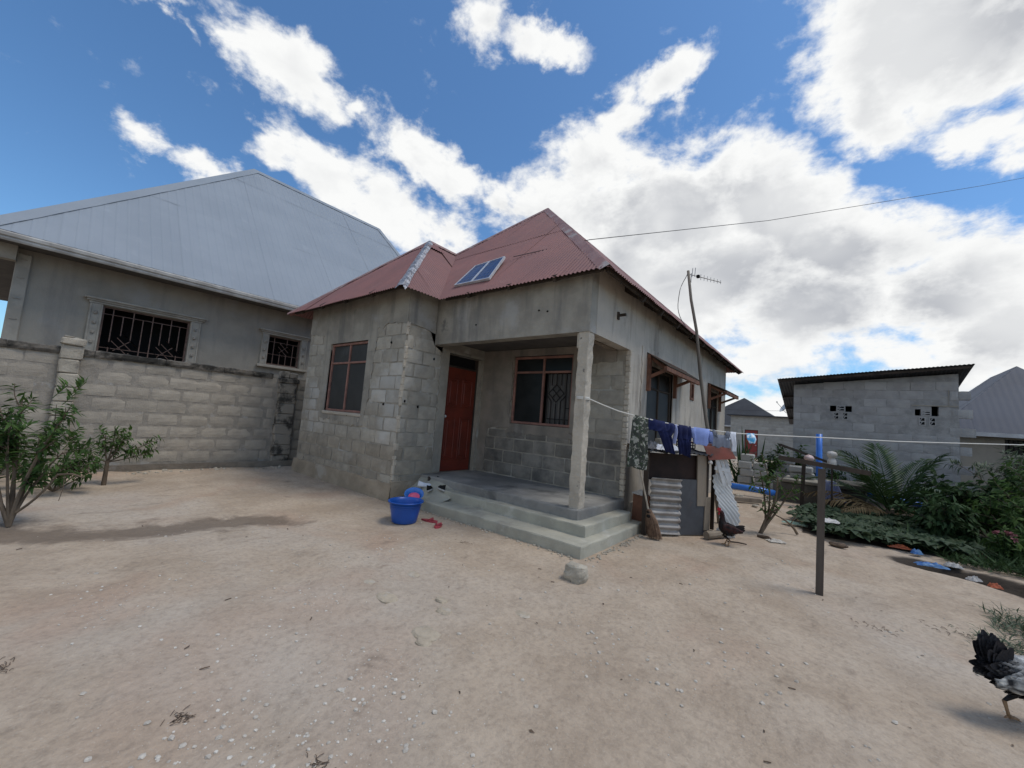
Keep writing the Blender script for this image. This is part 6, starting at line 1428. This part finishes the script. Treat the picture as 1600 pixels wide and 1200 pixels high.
# ------------------------------------------------------------------ chickens
def chicken(label, cat, name, loc, heading, size, spine, plum, tail, legs, tail_m='feather', wing=True, comb=.03, wing_col=None):
    """spine: rings (x forward, z up, half width, half height); one continuous body surface from tail root to beak root"""
    t = thing(name, label, cat, loc); ca, sa = math.cos(heading), math.sin(heading); L0 = Vector(loc)
    def tf(p): return (L0.x + size * (p[0] * ca - p[1] * sa), L0.y + size * (p[0] * sa + p[1] * ca), L0.z + size * p[2])
    b = MB(); n = 18; cols = []; C_ = [Vector((s[0], 0, s[1])) for s in spine]; fine = []
    for k in range(len(spine) - 1):      # smooth the rings along the spine
        p0, p1, p2, p3 = (spine[max(k - 1, 0)], spine[k], spine[k + 1], spine[min(k + 2, len(spine) - 1)])
        for j in range(4):
            u = j / 4; fine.append(tuple(.5 * (2 * p1[i] + (p2[i] - p0[i]) * u + (2 * p0[i] - 5 * p1[i] + 4 * p2[i] - p3[i]) * u * u + (3 * p1[i] - p0[i] - 3 * p2[i] + p3[i]) * u ** 3) for i in range(4)))
    fine.append(spine[-1]); m_ = len(fine)
    for k, s in enumerate(fine):
        a, c = fine[max(k - 1, 0)], fine[min(k + 1, m_ - 1)]; d = Vector((c[0] - a[0], 0, c[1] - a[1])).normalized(); up = Vector((-d.z, 0, d.x))
        for j in range(n):
            th = 2 * PI * j / n; e = 1 + .05 * noise.noise(Vector((k * .6, math.cos(th) * 3, math.sin(th) * 3)))
            p = Vector((s[0], 0, s[1])) + up * math.cos(th) * s[3] * e + Vector((0, math.sin(th) * s[2] * e, 0)); b.v.append(tf(p)); cols.append(plum(k / (m_ - 1), math.cos(th), math.sin(th)))
    for k in range(m_ - 1):
        for j in range(n): j2 = (j + 1) % n; b.f.append((k * n + j, k * n + j2, (k + 1) * n + j2, (k + 1) * n + j))
    b.f += [tuple(reversed(range(n))), tuple((m_ - 1) * n + j for j in range(n))]
    o = b.build('body', 'feather', t, smooth=True); ca_ = o.data.color_attributes.new('plumage', 'FLOAT_COLOR', 'POINT'); ca_.data.foreach_set('color', [q for c in cols for q in (*c, 1)])
    def feathers(name, items, colf):
        b = MB(); cc = []
        for base, d, L, w2, curve in items:
            base = Vector(base); d = Vector(d).normalized(); side = d.cross(Vector((0, 1, 0)) if abs(d.y) < .8 else Vector((0, 0, 1))).normalized(); flat = Vector((0, 1, 0)); i = len(b.v); q = base.copy(); dd = d.copy(); n_ = 6
            for k in range(n_ + 1):
                u = k / n_; ww = w2 * (math.sin(PI * min(.96, .18 + .78 * u)) ** .7); b.v += [tf(q - side * ww), tf(q + flat * ww * .25), tf(q + side * ww)]; c_ = colf(u); cc += [c_, c_, c_]
                dd = (dd + Vector((0, 0, -curve / n_)) - Vector((1, 0, 0)) * .0).normalized(); q = q + dd * L / n_; side = side if abs(dd.dot(side)) < .5 else dd.cross(flat).normalized()
            for k in range(n_):
                for c in (0, 1): b.f.append((i + k * 3 + c, i + k * 3 + c + 1, i + k * 3 + c + 4, i + k * 3 + c + 3))
        o = b.build(name, 'feather', t); ca_ = o.data.color_attributes.new('plumage', 'FLOAT_COLOR', 'POINT'); ca_.data.foreach_set('color', [q for c in cc for q in (*c, 1)]); return o
    cov = []
    for k in range(3, m_ - 6):
        s = fine[k]; a, c = fine[max(k - 1, 0)], fine[min(k + 1, m_ - 1)]; d = Vector((c[0] - a[0], 0, c[1] - a[1])).normalized(); up = Vector((-d.z, 0, d.x)); r_ = (s[2] + s[3]) / 2
        for j in range(max(6, int(r_ * 210))):
            th = 2 * PI * (j + rnd.random() * .8) / max(6, int(r_ * 210)); nrm = (up * math.cos(th) + Vector((0, math.sin(th), 0))); p = Vector((s[0], 0, s[1])) + up * math.cos(th) * s[3] * .97 + Vector((0, math.sin(th) * s[2] * .97, 0))
            cov.append((p, -d + nrm * .16 + Vector((0, 0, -.25)), nrm, .022 + r_ * .32 * rnd.uniform(.7, 1.2), (k / (m_ - 1), math.cos(th), math.sin(th))))
    b = MB(); cc = []
    for p, d, nrm, L, key in cov:
        d.normalize(); sd_ = d.cross(nrm).normalized(); w2 = L * .26; i = len(b.v); kq = rnd.uniform(.75, 1.2); c_ = tuple(q * kq for q in plum(*key))
        b.v += [tf(p), tf(p + d * L * .5 - sd_ * w2), tf(p + d * L * .5 + nrm * .006), tf(p + d * L * .5 + sd_ * w2), tf(p + d * L - nrm * .004)]; b.f += [(i, i + 1, i + 2), (i, i + 2, i + 3), (i + 1, i + 4, i + 2), (i + 2, i + 4, i + 3)]
        cc += [c_, c_, c_, c_, tuple(q * 1.15 for q in c_)]
    o = b.build('body_feathers', 'feather', t); o['kind'] = 'stuff'; ca_ = o.data.color_attributes.new('plumage', 'FLOAT_COLOR', 'POINT'); ca_.data.foreach_set('color', [q for c in cc for q in (*c, 1)])
    feathers('tail', *tail)
    if wing:
        for sg in (-1, 1):
            b = MB(); cc = []
            def wf_(u, v):
                x = .09 - .30 * u; half = .072 * math.sin(PI * (.16 + .80 * u)) ** .6 * (1 - .35 * u); z = .30 - .05 * u + (v - .5) * 2 * half; y = sg * (.092 - .025 * abs(u - .35) - .05 * (v - .5) ** 2 + .008 * math.sin(u * 22) - .02 * max(0, u - .6)); cc.append(wing_col(u, v)); return tf((x, y, z + (.012 * math.sin(v * 14) if u > .95 else 0)))
            b.grid(wf_, 16, 8); o = b.build('wing', 'feather', t, smooth=True); ca_ = o.data.color_attributes.new('plumage', 'FLOAT_COLOR', 'POINT'); ca_.data.foreach_set('color', [q for c in cc for q in (*c, 1)]); md = o.modifiers.new('t', 'SOLIDIFY'); md.thickness = .008
    h = spine[-1]; hd_ = Vector((spine[-2][0], 0, spine[-2][1])); fd = (Vector((h[0], 0, h[1])) - hd_).normalized()
    tip = Vector((h[0], 0, h[1]))
    b = MB(); b.tube([tf(tip - fd * .008), tf(tip + fd * .018), tf(tip + fd * .034 + Vector((0, 0, -.007)))], [.011 * size, .008 * size, .001], 7); b.build('beak', 'beak', t)
    b = MB()
    for sg in (-1, 1): b.rock(tf(hd_ + Vector((.008, sg * (spine[-2][2] * .93), .006))), .0055 * size, 1, 6, 2)
    b.build('eye', 'black', t)
    b = MB(); P = []
    for k in range(6): x = -.022 + .058 * k / 5; P.append((x, comb * (1 + .5 * (k % 2)) * math.sin(PI * (.2 + .6 * k / 5))))
    top_ = [tf(hd_ + Vector((x, .004, spine[-2][3] * .8 + z))) for x, z in P]; low = [tf(hd_ + Vector((x, .004, spine[-2][3] * .62))) for x, z in P]
    b.prism(low + top_[::-1], Vector(tf((0, -.008, 0))) - Vector(tf((0, 0, 0))))
    for sg in (-1, 1): b.rock(tf(tip + Vector((-.012, sg * .010, -.034))), .013 * size, 1.7, 6, 5)
    b.build('comb', 'skin_red', t)
    for (hip, knee, hock, foot, turn) in legs:
        b = MB(); b.tube([tf(hip), tf(knee), tf(hock)], [.036 * size, .024 * size, .0085 * size], 8); o = b.build('thigh', 'feather', t, smooth=True); ca_ = o.data.color_attributes.new('plumage', 'FLOAT_COLOR', 'POINT'); c_ = plum(.3, -1, 0); ca_.data.foreach_set('color', [q for _ in o.data.vertices for q in (*c_, 1)])
        b = MB(); b.tube([tf(hock), tf(Vector(hock).lerp(Vector(foot), .5)), tf(foot)], [.011 * size, .0085 * size, .0095 * size], 7)
        f0 = Vector(foot)
        for a, l in ((0, .055), (.55, .048), (-.55, .048), (PI, .028)):
            dv_ = Vector((math.cos(a), math.sin(a), 0)); dn = Vector((0, 0, -turn)); b.tube([tf(f0), tf(f0 + (dv_ + dn * .6) * l * .55 + Vector((0, 0, .004))), tf(f0 + (dv_ + dn) * l - Vector((0, 0, .004)))], [.0075 * size, .0065 * size, .0025 * size], 6)
        b.build('leg', 'shank', t, smooth=True)
    return t
blk, wht, gry = (.018, .018, .022), (.62, .62, .60), (.25, .26, .27)
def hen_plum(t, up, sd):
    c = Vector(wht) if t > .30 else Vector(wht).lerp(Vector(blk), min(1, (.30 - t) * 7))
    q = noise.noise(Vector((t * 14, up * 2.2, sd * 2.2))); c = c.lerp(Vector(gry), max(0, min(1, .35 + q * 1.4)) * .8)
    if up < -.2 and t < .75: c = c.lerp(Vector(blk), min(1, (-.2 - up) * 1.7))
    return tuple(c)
hen_sp = [(-.165, .33, .02, .024), (-.145, .318, .055, .066), (-.08, .295, .088, .098), (.01, .280, .100, .112), (.09, .290, .092, .108), (.15, .325, .070, .085), (.185, .375, .046, .055), (.205, .425, .034, .040), (.222, .465, .028, .031), (.243, .482, .023, .024), (.262, .480, .010, .011)]
tl = [((-.13 - .025 * (k % 3) * .5, .013 * (k % 5 - 2), .29 + .02 * (k % 4)), (-.62 + .80 * (k / 25) + rnd.gauss(0, .05), .20 * (k % 5 - 2) / 2, .95), .135 + .035 * rnd.random(), .036, .15 * rnd.random()) for k in range(26)]
tl += [((-.10 - .04 * rnd.random(), .05 * rnd.uniform(-1, 1), .26 + .06 * rnd.random()), (-.8, .35 * rnd.uniform(-1, 1), .25 + .5 * rnd.random()), .10 + .03 * rnd.random(), .030, .5) for k in range(26)]
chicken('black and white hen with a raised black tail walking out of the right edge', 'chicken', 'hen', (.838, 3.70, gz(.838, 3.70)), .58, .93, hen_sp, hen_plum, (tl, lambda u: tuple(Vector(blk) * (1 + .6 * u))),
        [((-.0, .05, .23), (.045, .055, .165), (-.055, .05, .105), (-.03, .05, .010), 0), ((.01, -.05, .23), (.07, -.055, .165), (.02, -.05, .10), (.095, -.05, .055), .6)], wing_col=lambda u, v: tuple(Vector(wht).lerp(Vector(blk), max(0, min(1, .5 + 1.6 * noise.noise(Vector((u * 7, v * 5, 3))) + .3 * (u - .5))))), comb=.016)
dk, rd = (.010, .007, .007), (.055, .012, .010)
def roo_plum(t, up, sd):
    c = Vector(dk).lerp(Vector(rd), max(0, min(1, (t - .45) * 1.6 + .5 * noise.noise(Vector((t * 9, up * 2, sd * 2)))))); return tuple(c.lerp(Vector((.30, .02, .025)), max(0, min(1, (t - .84) * 12))))
roo_sp = [(-.135, .285, .014, .018), (-.10, .265, .042, .055), (-.045, .255, .070, .084), (.015, .265, .078, .090), (.06, .305, .066, .078), (.075, .365, .044, .052), (.078, .43, .032, .037), (.082, .485, .027, .029), (.098, .520, .025, .026), (.122, .527, .020, .021), (.142, .523, .009, .010)]
tr_ = [((-.10, .010 * (k % 5 - 2), .265 + .01 * (k % 3)), (-.9, .18 * (k % 5 - 2) / 2, .25 + .5 * rnd.random()), .12 + .06 * rnd.random(), .026, .5 + .8 * rnd.random()) for k in range(18)]
chicken('dark red and black rooster with a red comb standing beside the scrap shed', 'chicken', 'rooster', (-1.10, 6.22, gz(-1.1, 6.22)), math.radians(203), .84, roo_sp, roo_plum, (tr_, lambda u: tuple(Vector(dk) * (1 + u))),
        [((.0, .045, .21), (.04, .05, .15), (-.03, .045, .10), (-.005, .045, .010), 0), ((.0, -.045, .21), (.05, -.05, .15), (-.015, -.045, .10), (.025, -.045, .010), 0)], wing_col=lambda u, v: tuple(Vector(dk).lerp(Vector(rd), .5 + noise.noise(Vector((u * 6, v * 4, 1))))), comb=.034)
